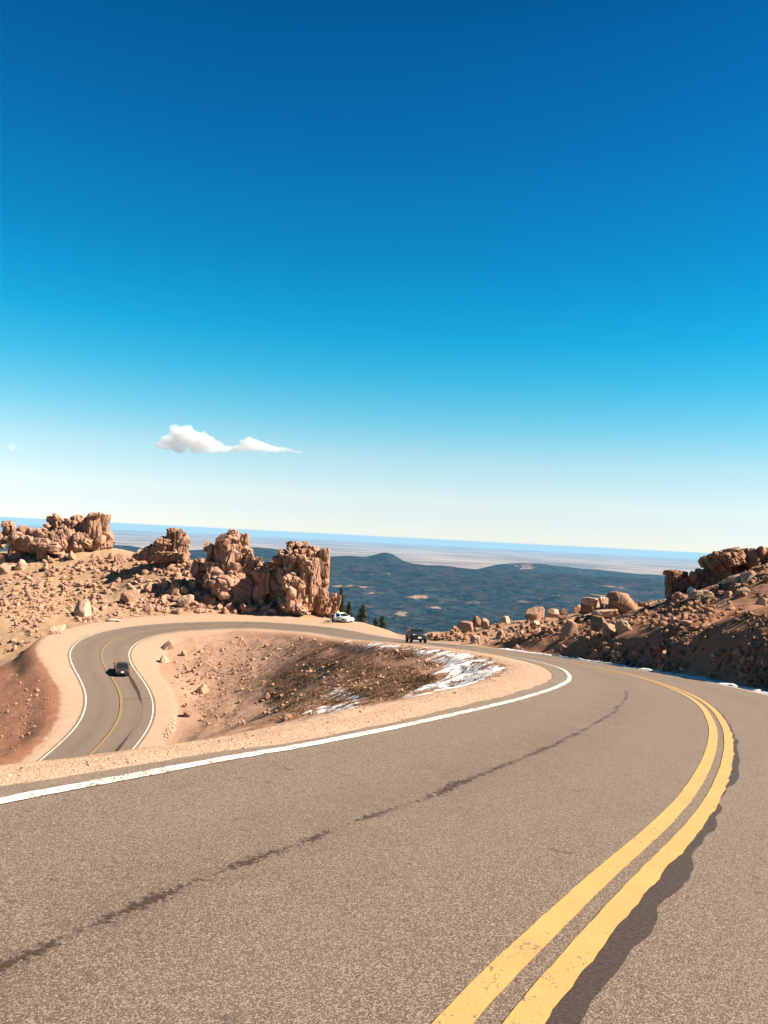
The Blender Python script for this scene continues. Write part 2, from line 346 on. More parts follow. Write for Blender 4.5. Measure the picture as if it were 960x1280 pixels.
ROAD = [(-10.41,-31.42,1.425,-0.002,3.40,3.60),(-9.95,-29.48,1.253,-0.002,3.40,3.60),(-9.50,-27.54,1.082,-0.002,3.40,3.60),
(-9.05,-25.60,0.910,-0.002,3.40,3.60),(-8.61,-23.66,0.739,-0.002,3.40,3.60),(-8.16,-21.71,0.567,-0.002,3.40,3.60),
(-7.71,-19.77,0.396,-0.002,3.40,3.60),(-7.24,-17.84,0.224,-0.002,3.40,3.60),(-6.76,-15.90,0.052,-0.002,3.40,3.60),
(-6.24,-13.98,-0.120,-0.002,3.40,3.60),(-5.68,-12.07,-0.292,-0.002,3.40,3.60),(-5.05,-10.18,-0.464,-0.002,3.40,3.60),
(-4.35,-8.31,-0.636,-0.002,3.40,3.60),(-3.59,-6.47,-0.807,-0.002,3.40,3.60),(-2.79,-4.64,-0.978,-0.002,3.40,3.60),
(-1.97,-2.83,-1.149,-0.002,3.40,3.60),(-1.18,-1.00,-1.321,-0.002,3.40,3.60),(-0.43,0.85,-1.492,-0.002,3.40,3.60),
(0.39,2.66,-1.664,-0.002,3.39,3.60),(1.32,4.42,-1.839,-0.001,3.38,3.60),(2.29,6.16,-2.018,-0.003,3.39,3.60),
(3.20,7.94,-2.204,-0.007,3.40,3.60),(4.04,9.74,-2.396,-0.011,3.41,3.61),(4.83,11.57,-2.598,-0.013,3.40,3.61),
(5.57,13.41,-2.807,-0.014,3.38,3.61),(6.26,15.28,-3.023,-0.016,3.36,3.61),(6.92,17.15,-3.243,-0.019,3.34,3.61),
(7.53,19.04,-3.465,-0.022,3.32,3.62),(8.10,20.95,-3.690,-0.025,3.30,3.62),(8.62,22.86,-3.916,-0.027,3.28,3.62),
(9.08,24.80,-4.141,-0.029,3.27,3.62),(9.51,26.74,-4.365,-0.031,3.27,3.62),(9.89,28.69,-4.588,-0.033,3.26,3.62),
(10.23,30.65,-4.810,-0.034,3.26,3.63),(10.53,32.61,-5.031,-0.036,3.26,3.63),(10.77,34.59,-5.251,-0.037,3.27,3.63),
(10.96,36.56,-5.471,-0.038,3.27,3.63),(11.09,38.55,-5.690,-0.039,3.27,3.63),(11.18,40.53,-5.908,-0.039,3.27,3.63),
(11.25,42.52,-6.125,-0.040,3.28,3.63),(11.28,44.51,-6.342,-0.040,3.28,3.63),(11.28,46.50,-6.558,-0.040,3.28,3.63),
(11.25,48.49,-6.773,-0.041,3.29,3.63),(11.19,50.47,-6.988,-0.041,3.29,3.63),(11.09,52.46,-7.201,-0.041,3.29,3.63),
(10.94,54.44,-7.413,-0.041,3.30,3.63),(10.77,56.42,-7.624,-0.041,3.30,3.63),(10.55,58.40,-7.833,-0.040,3.31,3.63),
(10.30,60.37,-8.040,-0.040,3.31,3.63),(10.02,62.34,-8.246,-0.039,3.31,3.63),(9.72,64.31,-8.450,-0.038,3.32,3.63),
(9.38,66.27,-8.654,-0.037,3.32,3.63),(9.02,68.23,-8.858,-0.036,3.33,3.63),(8.63,70.18,-9.061,-0.035,3.33,3.63),
(8.22,72.12,-9.265,-0.033,3.33,3.63),(7.78,74.07,-9.470,-0.032,3.34,3.63),(7.31,76.00,-9.676,-0.031,3.34,3.63),
(6.82,77.93,-9.883,-0.030,3.35,3.63),(6.30,79.85,-10.093,-0.028,3.35,3.63),(5.75,81.76,-10.304,-0.027,3.35,3.63),
(5.17,83.66,-10.517,-0.025,3.36,3.63),(4.57,85.56,-10.731,-0.023,3.36,3.63),(3.95,87.44,-10.945,-0.021,3.36,3.63),
(3.31,89.33,-11.158,-0.020,3.37,3.64),(2.67,91.21,-11.371,-0.018,3.37,3.64),(2.01,93.09,-11.581,-0.016,3.37,3.64),
(1.35,94.96,-11.788,-0.014,3.38,3.64),(0.70,96.84,-11.991,-0.013,3.38,3.64),(0.04,98.72,-12.188,-0.011,3.39,3.64),
(-0.61,100.60,-12.377,-0.009,3.39,3.64),(-1.26,102.49,-12.559,-0.007,3.39,3.64),(-1.90,104.37,-12.733,-0.006,3.39,3.65),
(-2.54,106.26,-12.898,-0.004,3.40,3.65),(-3.18,108.15,-13.056,-0.003,3.40,3.65),(-3.82,110.04,-13.208,-0.001,3.40,3.65),
(-4.47,111.92,-13.355,0.001,3.40,3.66),(-5.13,113.81,-13.498,0.003,3.41,3.66),(-5.83,115.67,-13.638,0.008,3.42,3.67),
(-6.62,117.51,-13.774,0.014,3.43,3.68),(-7.55,119.27,-13.905,0.021,3.44,3.69),(-8.66,120.93,-14.029,0.028,3.45,3.71),
(-9.92,122.48,-14.146,0.033,3.46,3.72),(-11.29,123.93,-14.256,0.037,3.46,3.72),(-12.72,125.32,-14.364,0.038,3.47,3.73),
(-14.21,126.66,-14.471,0.040,3.47,3.73),(-15.76,127.91,-14.579,0.041,3.47,3.74),(-17.42,129.02,-14.690,0.042,3.48,3.74),
(-19.24,129.83,-14.804,0.043,3.48,3.75),(-21.20,130.20,-14.919,0.044,3.49,3.76),(-23.19,130.15,-15.030,0.045,3.49,3.76),
(-25.16,129.80,-15.137,0.046,3.50,3.77),(-27.07,129.25,-15.243,0.047,3.50,3.77),(-28.94,128.53,-15.351,0.047,3.50,3.78),
(-30.72,127.64,-15.464,0.047,3.51,3.78),(-32.37,126.51,-15.584,0.048,3.51,3.79),(-33.80,125.12,-15.710,0.048,3.51,3.79),
(-34.95,123.50,-15.840,0.048,3.51,3.80),(-35.82,121.70,-15.971,0.047,3.52,3.80),(-36.42,119.80,-16.103,0.047,3.52,3.81),
(-36.79,117.84,-16.238,0.047,3.51,3.81),(-36.95,115.85,-16.380,0.046,3.51,3.82),(-36.89,113.86,-16.530,0.045,3.50,3.81),
(-36.64,111.88,-16.686,0.044,3.49,3.80),(-36.24,109.93,-16.848,0.043,3.47,3.79),(-35.70,108.01,-17.014,0.041,3.45,3.77),
(-35.03,106.13,-17.182,0.039,3.43,3.75),(-34.27,104.29,-17.352,0.036,3.40,3.72),(-33.43,102.49,-17.522,0.033,3.37,3.69),
(-32.54,100.71,-17.693,0.029,3.33,3.66),(-31.62,98.94,-17.863,0.024,3.30,3.63),(-30.70,97.17,-18.032,0.019,3.27,3.59),
(-29.80,95.39,-18.200,0.014,3.24,3.57),(-28.93,93.60,-18.365,0.009,3.22,3.55),(-28.11,91.78,-18.529,0.005,3.21,3.53),
(-27.36,89.93,-18.690,0.001,3.20,3.52),(-26.69,88.06,-18.849,-0.003,3.19,3.52),(-26.09,86.15,-19.006,-0.007,3.19,3.51),
(-25.58,84.23,-19.160,-0.010,3.19,3.51),(-25.15,82.28,-19.312,-0.013,3.20,3.51),(-24.82,80.31,-19.462,-0.016,3.21,3.51),
(-24.58,78.33,-19.609,-0.019,3.21,3.52),(-24.43,76.34,-19.755,-0.021,3.23,3.54),(-24.34,74.35,-19.898,-0.023,3.24,3.55),
(-24.28,72.36,-20.041,-0.025,3.25,3.57),(-24.24,70.36,-20.183,-0.027,3.26,3.59),(-24.20,68.37,-20.325,-0.028,3.27,3.60),
(-24.16,66.37,-20.467,-0.028,3.27,3.61),(-24.11,64.38,-20.609,-0.029,3.27,3.61),(-24.05,62.39,-20.751,-0.029,3.27,3.61),
(-24.00,60.39,-20.894,-0.029,3.27,3.61),(-23.95,58.40,-21.036,-0.029,3.27,3.61),(-23.89,56.40,-21.178,-0.029,3.27,3.61),
(-23.84,54.41,-21.321,-0.029,3.27,3.61),(-23.79,52.41,-21.463,-0.029,3.27,3.61),(-23.74,50.42,-21.605,-0.029,3.27,3.61),
(-23.68,48.43,-21.748,-0.029,3.27,3.61),(-23.63,46.43,-21.890,-0.029,3.27,3.61),(-23.58,44.44,-22.032,-0.029,3.27,3.61),
(-23.52,42.44,-22.175,-0.029,3.27,3.61)]

# ------------------------------------------------------------------ the road's line: x, y, z, cross slope, half widths left and right to the edge lines
def _cr(P, k):
    Q = np.vstack([2 * P[0] - P[1], P, 2 * P[-1] - P[-2]]); t = np.linspace(0, 1, k, endpoint=False)[:, None]; out = []
    for i in range(len(P) - 1):
        a, b, c, d = Q[i:i + 4]
        out.append(.5 * ((2 * b) + (c - a) * t + (2 * a - 5 * b + 4 * c - d) * t * t + (3 * b - a - 3 * c + d) * t ** 3))
    return np.vstack(out + [P[-1:]])
RD = _cr(np.array(ROAD), 8)[:1049]                                        # every 0.25 m
RS = np.arange(len(RD)) * 0.25
RT = np.gradient(RD[:, :2], axis=0); RT /= np.linalg.norm(RT, axis=1)[:, None]
RN = np.stack([RT[:, 1], -RT[:, 0]], 1)                            # to the right of downhill travel
RG = np.gradient(RD[:, 2]) / 0.25
WLT = [(0, 3.5), (37, 3.5), (40.5, 3.42), (45.75, 3.39), (53, 3.33), (60, 3.22), (65, 3.18), (74, 2.95), (81, 2.76), (91, 2.6), (106, 2.6), (130, 3.4)]
SMAX = RS[-1]
_k = RS < 130; RD[_k, 4] = np.interp(RS[_k], [a for a, b in WLT], [b for a, b in WLT]); _g = np.ones(17) / 17
for _ in range(2): RD[:, 4] = np.convolve(np.pad(RD[:, 4], 8, mode='edge'), _g, 'valid')
def lerp_s(table, s):
    t = np.array(table, float); return np.interp(s, t[:, 0], t[:, 1])
SHL = [(0, 4.2), (37.5, 4.2), (38.5, 4.03), (40.5, 4.1), (43.75, 4.2), (47.5, 4.42), (53, 4.63), (60, 4.87), (72, 4.93), (90, 4.6), (130, 4.4), (150, 4.8), (170, 6), (189, 8.2), (207, 7.9), (217, 5.6), (226, 5.4), (242, 5.3), (288, 5)]
SHR = [(0, 4.3), (50, 4.2), (62, 4.1), (100, 4.1), (120, 4.4), (145, 5.6), (155, 8.6), (160, 10.4), (165, 12.7), (171, 12.2), (175.5, 10.8), (182, 11.4), (187, 11.2), (193, 8.8), (199, 8.6), (203, 8.1), (214, 6.4), (223, 5.7), (230, 5.5), (239, 5.1), (247, 4.6), (288, 4.5)]
EXL = [(0, 0.2), (37, 0.3), (40.75, 0.17), (47, 0.32), (55.5, 0.44), (62.5, 0.56), (69.5, 0.72), (81, 0.85), (104, 0.6), (130, 0.3), (288, 0.3)]
EXR = [(0, 0.3), (288, 0.3)]
BLL = [(0, 1.9), (70, 2.0), (90, 3), (288, 4)]
BLR = [(0, 2.0), (60, 1.9), (105, 2.2), (130, 3.0), (160, 3), (288, 4)]

def at_road(s, o, dz=0.0):
    s = np.asarray(s, float); i = np.clip(s / 0.25, 0, len(RD) - 1.001); k = i.astype(int); f = (i - k)[..., None]
    c = RD[k] * (1 - f) + RD[np.minimum(k + 1, len(RD) - 1)] * f
    n = RN[k] * (1 - f) + RN[np.minimum(k + 1, len(RD) - 1)] * f
    o = np.asarray(o, float)
    return np.stack([c[..., 0] + n[..., 0] * o, c[..., 1] + n[..., 1] * o, c[..., 2] + c[..., 3] * o + dz], -1)

# ------------------------------------------------------------------ terrain control points -> thin-plate surface
ctl = []
for s in np.arange(2, 262, 6.0):
    for side in (-1, 1):
        e = lerp_s(SHL if side < 0 else SHR, s)
        ctl.append(at_road(s, side * e, -0.05))
for s in np.arange(44, 84, 4.0): ctl.append(at_road(s, -6.2, -0.75))
for s in np.arange(84, 126, 7.0): ctl.append(at_road(s, -6.5, -0.55))
for s in np.arange(4, 42, 6.0): ctl.append(at_road(s, -6.4, -1.5)); ctl.append(at_road(s, -11, -3.9))
# cut bank on the outer side of the bend, then the hill behind it
for s in list(np.arange(4, 58, 9.0)):
    ctl.append(at_road(s, 6.4, 1.7)); ctl.append(at_road(s, 13, 5.0)); ctl.append(at_road(s, 26, 10))
for s, h in ((62, 2.0), (68, 2.3), (74, 2.5), (80, 2.4), (86, 2.2), (92, 1.9), (98, 1.5), (104, 1.2), (110, 0.9), (116, 0.6)):
    ctl.append(at_road(s, lerp_s(SHR, s) + 2.3, h * 1.15)); ctl.append(at_road(s, lerp_s(SHR, s) + 5.5, h * 1.15 + 1.15))
PXD = [
 # infield bowl
 (430, 886, 46), (480, 876, 39), (540, 862, 31), (590, 851, 26), (300, 906, 70), (250, 914, 77), (400, 850, 80), (350, 830, 98), (300, 810, 113),
 (480, 838, 60), (540, 836, 44), (600, 838, 33), (440, 815, 97), (250, 870, 94), (240, 830, 106), (350, 880, 80), (520, 818, 68), (590, 826, 42),
 # hidden ground below the near lip
 (150, 976, 10), (150, 972, 16), (250, 956, 14), (350, 933, 15), (60, 992, 10), (450, 904, 15), (520, 887, 18), (100, 975, 30), (0, 1015, 40), (60, 1000, 40), (100, 990, 40), (150, 972, 40), (200, 955, 40), (0, 1045, 50), (60, 1025, 50), (100, 1003, 52), (150, 978, 52), (200, 948, 52), (-60, 1060, 45), (-150, 1080, 45), (20, 826, 112), (45, 808, 118), (-40, 838, 113), (-100, 842, 118),
 (0, 990, 14), (60, 990, 28), (200, 955, 25), (300, 935, 25), (300, 918, 45), (-150, 1000, 30), (-300, 1010, 40), (400, 915, 22), (480, 893, 22),
 # embankment left of the lower bend
 (0, 890, 87), (0, 848, 99), (30, 925, 78), (-60, 900, 88), (-120, 880, 97), (30, 838, 101), (0, 834, 107), (-100, 850, 112),
 # tan hill with the rock towers
 (0, 800, 124), (0, 770, 140), (60, 778, 134), (0, 725, 168), (60, 702, 178), (120, 685, 187), (152, 686, 190), (0, 697, 188), (205, 702, 166), (240, 702, 163), (120, 740, 158),
 (200, 738, 152), (240, 755, 146), (130, 765, 143), (300, 752, 150), (380, 760, 146), (405, 768, 145), (330, 712, 162), (280, 712, 160), (-100, 720, 180), (-200, 760, 180), (-200, 800, 140),
 (330, 762, 144), (180, 765, 143), (415, 752, 150),
 # the outer rim of the turnout and the fall beyond it
 (440, 790, 150), (460, 800, 150), (490, 815, 130), (510, 830, 125), (430, 800, 170), (470, 850, 170), (350, 760, 175), (300, 760, 190), (520, 900, 165), (540, 840, 122),
 # right hill
 (960, 722, 72), (940, 716, 76), (900, 730, 78), (860, 741, 82), (835, 751, 86), (790, 762, 94), (740, 765, 98), (700, 770, 102), (660, 776, 106), (620, 782, 110), (590, 790, 113), (560, 796, 116), (545, 802, 118),
 (960, 740, 60), (900, 760, 62), (840, 776, 67), (780, 783, 73), (720, 789, 82), (660, 796, 90), (960, 785, 45), (1050, 715, 66), (1150, 715, 56), (1050, 700, 86), (1200, 670, 84),
 # behind the right ridge
 (960, 750, 125), (860, 790, 130), (760, 820, 135), (660, 840, 140), (580, 870, 145), (1100, 720, 125)]
for q in PXD: ctl.append(unp(*q))
for q in [(-60, 215, -14), (-20, 215, -34), (-110, 215, -10), (20, 200, -55), (70, 180, -45), (-90, 270, -45), (0, 290, -100), (90, 270, -90), (-170, 200, -20), (-180, 100, -40), (-150, 40, -42), (-100, 0, -26), (-60, -30, -10),
          (-50, 20, -15), (110, 110, -8), (120, 30, 20), (90, -20, 28), (40, -50, 16), (-20, -70, 5), (-90, -80, -12), (100, -90, 30), (-70, 60, -27), (-60, 85, -24), (160, 200, -60), (-180, 300, -60), (180, 330, -140), (0, 340, -130)]:
    ctl.append(np.array(q, float))
CP = np.array(ctl); TS = 60.0
def _tps_k(r2): return 0.5 * r2 * np.log(r2 + 1e-9)
_x = CP[:, :2] / TS; _n = len(_x)
_K = _tps_k(((_x[:, None] - _x[None]) ** 2).sum(-1)) + 2e-4 * np.eye(_n)
_Pm = np.column_stack([np.ones(_n), _x])
_sol = np.linalg.solve(np.block([[_K, _Pm], [_Pm.T, np.zeros((3, 3))]]), np.concatenate([CP[:, 2], np.zeros(3)]))
_wt, _af = _sol[:_n], _sol[_n:]
_rk = RD[::4]; _rt = RT[::4]; _rn = RN[::4]; _rg = RG[::4]; _rs = RS[::4]

def ground_full(x, y, detail=True):
    """height of the ground, distance past the shoulder (<0 on road or shoulder), station and offset"""
    x = np.asarray(x, float).ravel(); y = np.asarray(y, float).ravel(); n = len(x)
    z = np.empty(n); past = np.empty(n); S = np.empty(n); O = np.empty(n)
    for a in range(0, n, 20000):
        X = x[a:a + 20000]; Y = y[a:a + 20000]
        r2 = (X[:, None] / TS - _x[None, :, 0]) ** 2 + (Y[:, None] / TS - _x[None, :, 1]) ** 2
        b = _tps_k(r2) @ _wt + _af[0] + (X / TS) * _af[1] + (Y / TS) * _af[2]
        d2 = (X[:, None] - _rk[None, :, 0]) ** 2 + (Y[:, None] - _rk[None, :, 1]) ** 2
        i = d2.argmin(1); dx = X - _rk[i, 0]; dy = Y - _rk[i, 1]
        al = dx * _rt[i, 0] + dy * _rt[i, 1]; o = dx * _rn[i, 0] + dy * _rn[i, 1]
        endd = np.maximum(np.abs(al) - 0.8, 0); o = np.sign(o + 1e-9) * np.hypot(o, endd)
        s = np.clip(_rs[i] + al, 0, SMAX)
        lim = np.where(o < 0, lerp_s(SHL, s), lerp_s(SHR, s))
        bl = np.where(o < 0, lerp_s(BLL, s), lerp_s(BLR, s))
        oc = np.clip(o, -lim, lim)
        zr = np.interp(s, RS, RD[:, 2]) + _rk[i, 3] * oc - (0.045 + 0.0002 * Y.clip(0))
        p = np.abs(o) - lim
        if detail:
            am = sstep(0.0, 2.5, p)
            farf = sstep(60, 130, np.hypot(X, Y))
            calm = np.where((o > 0) & (s > 196), 0.3, np.where((o < 0) & (s > 60), 0.55, np.where((o > 0) & (s < 122), 1.5, 0.8)))
            det = fbm2(X, Y, 1.7, 4, 3) * 0.15 + fbm2(X, Y, 7.0, 3, 11) * 0.22 * calm
            # small sharp humps and runnels
            det = det + (np.abs(fbm2(X, Y, 3.2, 3, 21)) * 0.36 - 0.09) * calm
            b = b + det * am
        t = sstep(0, 1, p / bl)
        z[a:a + 20000] = zr * (1 - t) + b * t; past[a:a + 20000] = p; S[a:a + 20000] = s; O[a:a + 20000] = o
    return z, past, S, O

def zg(x, y):
    sh = np.shape(x); return ground_full(x, y)[0].reshape(sh)

# ------------------------------------------------------------------ ground near the road: rings about the viewpoint, finer where one looks
def ring_mesh(radii, ang):
    A, Rr = np.meshgrid(ang, radii); X = Rr * np.sin(A); Y = Rr * np.cos(A)
    nr, na = len(radii), len(ang)
    i = np.arange(nr - 1)[:, None] * na + np.arange(na - 1)[None]
    F = np.stack([i, i + 1, i + na + 1, i + na], -1).reshape(-1, 4)
    return X.ravel(), Y.ravel(), F[:, ::-1]
def angles(fine, wide=33):
    return np.radians(np.concatenate([np.arange(-180, -70, 3), np.arange(-70, -wide, 0.8), np.arange(-wide, wide, fine), np.arange(wide, 70, 0.8), np.arange(70, 180.1, 3)]))
rad = [0.3]
while rad[-1] < 345: rad.append(rad[-1] * (1.03 if rad[-1] < 3 else 1.011 if rad[-1] < 20 else 1.0075 if rad[-1] < 190 else 1.02))
gx, gy, gF = ring_mesh(np.array(rad), angles(0.12))
gz, gpast, gS, gO = ground_full(gx, gy)
rr_ = np.hypot(gx, gy); gz = gz - sstep(230, 345, rr_) * 70
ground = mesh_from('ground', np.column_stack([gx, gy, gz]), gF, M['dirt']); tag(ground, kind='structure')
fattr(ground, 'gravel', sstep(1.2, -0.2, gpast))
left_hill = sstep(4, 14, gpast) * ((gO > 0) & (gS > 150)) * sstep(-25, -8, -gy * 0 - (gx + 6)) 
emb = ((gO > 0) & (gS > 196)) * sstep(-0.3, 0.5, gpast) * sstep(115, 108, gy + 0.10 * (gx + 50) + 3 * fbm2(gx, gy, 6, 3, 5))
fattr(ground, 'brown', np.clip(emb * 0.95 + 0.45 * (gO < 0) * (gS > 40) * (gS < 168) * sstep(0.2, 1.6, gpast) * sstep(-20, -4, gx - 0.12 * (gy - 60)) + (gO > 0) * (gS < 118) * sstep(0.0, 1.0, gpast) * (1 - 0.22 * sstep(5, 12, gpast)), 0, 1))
fattr(ground, 'tan', np.clip(sstep(0.5, 7, gpast) * ((gO > 0) & (gS > 165)) * (1 - emb), 0, 1))

def strip(name, s0, s1, oL, oR, dz, mat, parent=None, ds=0.25, n=1, jl=0.0, jr=0.0, seed=0, js=0.4, attr=None):
    """ribbon along the road between offsets oL(s) and oR(s); jl / jr make its rims ragged"""
    s = np.arange(s0, s1 + 1e-6, ds)
    fl = oL(s) if callable(oL) else np.full(len(s), float(oL)); fr = oR(s) if callable(oR) else np.full(len(s), float(oR))
    if jl: fl = fl + jl * fbm2(s, s * 0 + 3.3, js, 4, seed)
    if jr: fr = fr + jr * fbm2(s, s * 0 + 7.7, js, 4, seed + 5)
    t = np.linspace(0, 1, n + 1); O = fl[:, None] * (1 - t) + fr[:, None] * t
    P = at_road(np.repeat(s[:, None], n + 1, 1), O, dz)
    i = np.arange(len(s) - 1)[:, None] * (n + 1) + np.arange(n)[None]
    F = np.stack([i, i + 1, i + n + 2, i + n + 1], -1).reshape(-1, 4)
    o = mesh_from(name, P.reshape(-1, 3), F, mat, parent)
    if attr == 'across': fattr(o, 'across', O.ravel())
    if attr == 'edge': fattr(o, 'edge', np.abs(np.tile(2 * t - 1, len(s))))
    return o
wL = lambda s: np.interp(s, RS, RD[:, 4]); wR = lambda s: np.interp(s, RS, RD[:, 5])
road = strip('road', 0, SMAX - .5, lambda s: -(wL(s) + lerp_s(EXL, s)), lambda s: wR(s) + lerp_s(EXR, s), 0.0, M['asphalt'], n=12, jl=0.05, jr=0.06, seed=3, attr='across')
tag(road, kind='structure')
for nm, a, b in (('gravel_shoulder', lambda s: -lerp_s(SHL, s) - 0.25, lambda s: -(wL(s) + lerp_s(EXL, s)) + 0.15), ('gravel_shoulder', lambda s: wR(s) + lerp_s(EXR, s) - 0.15, lambda s: lerp_s(SHR, s) + 0.2)):
    g_ = strip(nm, 0, SMAX - .5, a, b, -0.012, M['gravel'], n=6, jl=0.25, jr=0.25, seed=9, js=1.5); tag(g_, kind='structure')
    # follow the real ground a little above it so the rims bed in
    me = g_.data; co = np.empty(len(me.vertices) * 3, np.float32); me.vertices.foreach_get('co', co); co = co.reshape(-1, 3)
    zz, pp, _, _ = ground_full(co[:, 0], co[:, 1]); out = pp > 0.02
    co[out, 2] = zz[out] + 0.008; me.vertices.foreach_set('co', co.ravel()); me.update()
CS = lambda s: np.interp(s, [0, 36.5, 38.2, 41], [-.07, -.07, -.045, 0]); LW = lambda s: np.interp(s, [0, 60, 120, 150], [1, 1, .8, .55])
strip('centre_line', 0, SMAX - 1, lambda s: CS(s) - 0.165 * LW(s), lambda s: CS(s) - 0.042, 0.008, M['yellow'], road, ds=0.06, jl=0.006, jr=0.006, seed=1, js=0.2)
strip('centre_line', 0, SMAX - 1, lambda s: CS(s) + 0.042, lambda s: CS(s) + 0.162 * LW(s), 0.0085, M['yellow'], road, ds=0.06, jl=0.006, jr=0.022, seed=2, js=0.18)
strip('edge_line', 0, SMAX - 1, lambda s: -wL(s) - 0.06, lambda s: -wL(s) + 0.065, 0.008, M['white'], road, ds=0.06, jl=0.012, jr=0.012, seed=4, js=0.2)
strip('edge_line', 0, SMAX - 1, lambda s: wR(s) - 0.065, lambda s: wR(s) + 0.06, 0.008, M['white'], road, ds=0.06, jl=0.01, jr=0.01, seed=6, js=0.2)
TARW = [(0, 0.18), (36, 0.18), (36.7, 0.20), (37.25, 0.21), (37.6, 0.245), (38, 0.215), (38.5, 0.28), (38.9, 0.265), (39.2, 0.195), (40.2, 0.225), (41.5, 0.165), (43, 0.255), (44.7, 0.215), (48.5, 0.20), (51, 0.20), (56, 0.19), (60, 0.185), (75, 0.18), (288, 0.19)]
strip('tar_seam', 0, SMAX - 1, 0.07, lambda s: lerp_s(TARW, s), 0.004, M['tar'], road, ds=0.04, jr=0.036, seed=8, js=0.35)
strip('oil_stain', 33, 56.5, lambda s: -1.94 + 0.0015 * s, lambda s: -1.61 + 0.0015 * s, 0.004, M['stain'], road, ds=0.1, n=8, jl=0.09, jr=0.09, seed=12, js=0.8, attr='edge')
for s_, a_, b_ in ((184, -3.2, 3.6), (176, -3.0, 3.4), (191, 0.3, 3.3), (229, -3.1, -0.2)):           # transverse cracks across the far legs
    q = np.linspace(a_, b_, 30); off = s_ + 0.35 * fbm2(q, q * 0 + s_, 2.0, 3, 4) + 0.05 * q
    w_ = 0.055 + 0.03 * fbm2(q, q * 0, 0.7, 2, 6)
    P = np.stack([at_road(off - w_, q, 0.005), at_road(off + w_, q, 0.005)], 1).reshape(-1, 3); i = np.arange(29) * 2
    mesh_from('crack', P, np.stack([i, i + 2, i + 3, i + 1], 1), M['tar'], road)
strip('crack', 219, 250, -2.05, -1.95, 0.005, M['tar'], road, ds=0.25, jl=0.45, jr=0.45, seed=30, js=9.0)

# height map of the near ground, for placing things on it
GX = np.arange(-110, 90, 0.5); GY = np.arange(2, 235, 0.5)
_gx, _gy = np.meshgrid(GX, GY); GM = ground_full(_gx, _gy)[0].reshape(_gx.shape)
def zmap(x, y):
    fx = np.clip((x - GX[0]) / 0.5, 0, len(GX) - 1.01); fy = np.clip((y - GY[0]) / 0.5, 0, len(GY) - 1.01)
    i = fx.astype(int); j = fy.astype(int); a = fx - i; b = fy - j
    return (GM[j, i] * (1 - a) + GM[j, i + 1] * a) * (1 - b) + (GM[j + 1, i] * (1 - a) + GM[j + 1, i + 1] * a) * b
_ts = np.concatenate([np.arange(4, 30, 0.25), np.arange(30, 225, 0.6)])
def ground_hit(u, v):
    """where the sight lines through the photograph's pixels first meet the ground: (points, found)"""
    D = rays(np.atleast_1d(u), np.atleast_1d(v)); P = D[:, None] * _ts[None, :, None]
    below = P[..., 2] < zmap(P[..., 0], P[..., 1]); ok = below.any(1); k = below.argmax(1).clip(1)
    a = _ts[k - 1].copy(); b = _ts[k].copy()
    for _ in range(12):
        m = (a + b) / 2; Q = D * m[:, None]; lo = Q[:, 2] < zmap(Q[:, 0], Q[:, 1]); b = np.where(lo, m, b); a = np.where(lo, a, m)
    return D * b[:, None], ok

# ------------------------------------------------------------------ far country: foothills, wooded ridges, plains to the horizon
fr = [235.0]
while fr[-1] < 200000: fr.append(fr[-1] * (1.03 if fr[-1] < 2500 else 1.008 if fr[-1] < 32000 else 1.02))
fx, fy, fF = ring_mesh(np.array(fr), angles(0.11, 31))
fd = np.hypot(fx, fy); fa = np.degrees(np.arctan2(fx, fy))
prof = np.interp(np.log(fd), np.log([235, 700, 1600, 3500, 5500, 8000, 11000, 14000, 17000, 20000, 26000, 34000, 2.1e5]),
                 [-95, -270, -480, -740, -790, -750, -710, -640, -560, -740, -1150, -1500, -1500])
amp = np.interp(fd, [235, 1500, 4000, 9000, 17000, 26000, 36000, 1e5], [8, 60, 130, 120, 75, 60, 14, 14])
hz = prof + amp * (fbm2(fx, fy, 2600, 5, 41) * 1.2 - np.abs(fbm2(fx, fy, 1500, 4, 47)) * 1.1 + 0.45)
def bump_at(u, v, d, wid, dep, h):
    global hz
    p = unp(u, v, d); dirx, diry = p[0] / math.hypot(p[0], p[1]), p[1] / math.hypot(p[0], p[1])
    al = (fx - p[0]) * dirx + (fy - p[1]) * diry; ac = (fx - p[0]) * diry - (fy - p[1]) * dirx
    hz = hz + h * np.exp(-(ac / wid) ** 2 - (al / dep) ** 2)
bump_at(60, 690, 17500, 2800, 1500, 250); bump_at(330, 690, 17500, 1100, 1500, 170); bump_at(440, 700, 18000, 800, 1500, 95); bump_at(484, 700, 18300, 400, 1300, 230)
bump_at(640, 705, 27000, 1600, 1700, 430); bump_at(720, 710, 27500, 2300, 1700, 450); bump_at(850, 716, 28000, 3000, 1700, 430); bump_at(640, 740, 14000, 3000, 1200, 40)
hills = mesh_from('hills', np.column_stack([fx, fy, hz]), fF, M['hills']); tag(hills, kind='structure')
fattr(hills, 'plain', sstep(29500, 36000, fd + 1500 * fbm2(fx, fy, 9000, 3, 3)))
md = np.zeros(len(fx))
for u, v, wid, h in ((700, 743, 125, 2.0), (440, 733, 45, 2.2), (405, 727, 30, 2), (760, 734, 40, 2.5), (660, 707, 30, 4), (470, 741, 50, 2), (590, 753, 13, 2.5), (520, 746, 15, 2.5), (545, 759, 10, 2), (625, 748, 16, 2), (495, 757, 9, 2), (655, 752, 10, 1.6), (500, 768, 12, 5), (575, 765, 9, 2)):
    uu, vv, _ = to_px(np.column_stack([fx, fy, hz])); vv = vv - 0.0514 * (uu - u) * 0.6
    md = np.maximum(md, np.exp(-((uu - u) / wid) ** 2 - ((vv - v) / h) ** 2) * (fy > 0))
brk = fbm2(fx, fy, 420, 5, 91, .65); md = np.clip(md * (0.55 + 3.0 * brk), 0, 1.0)
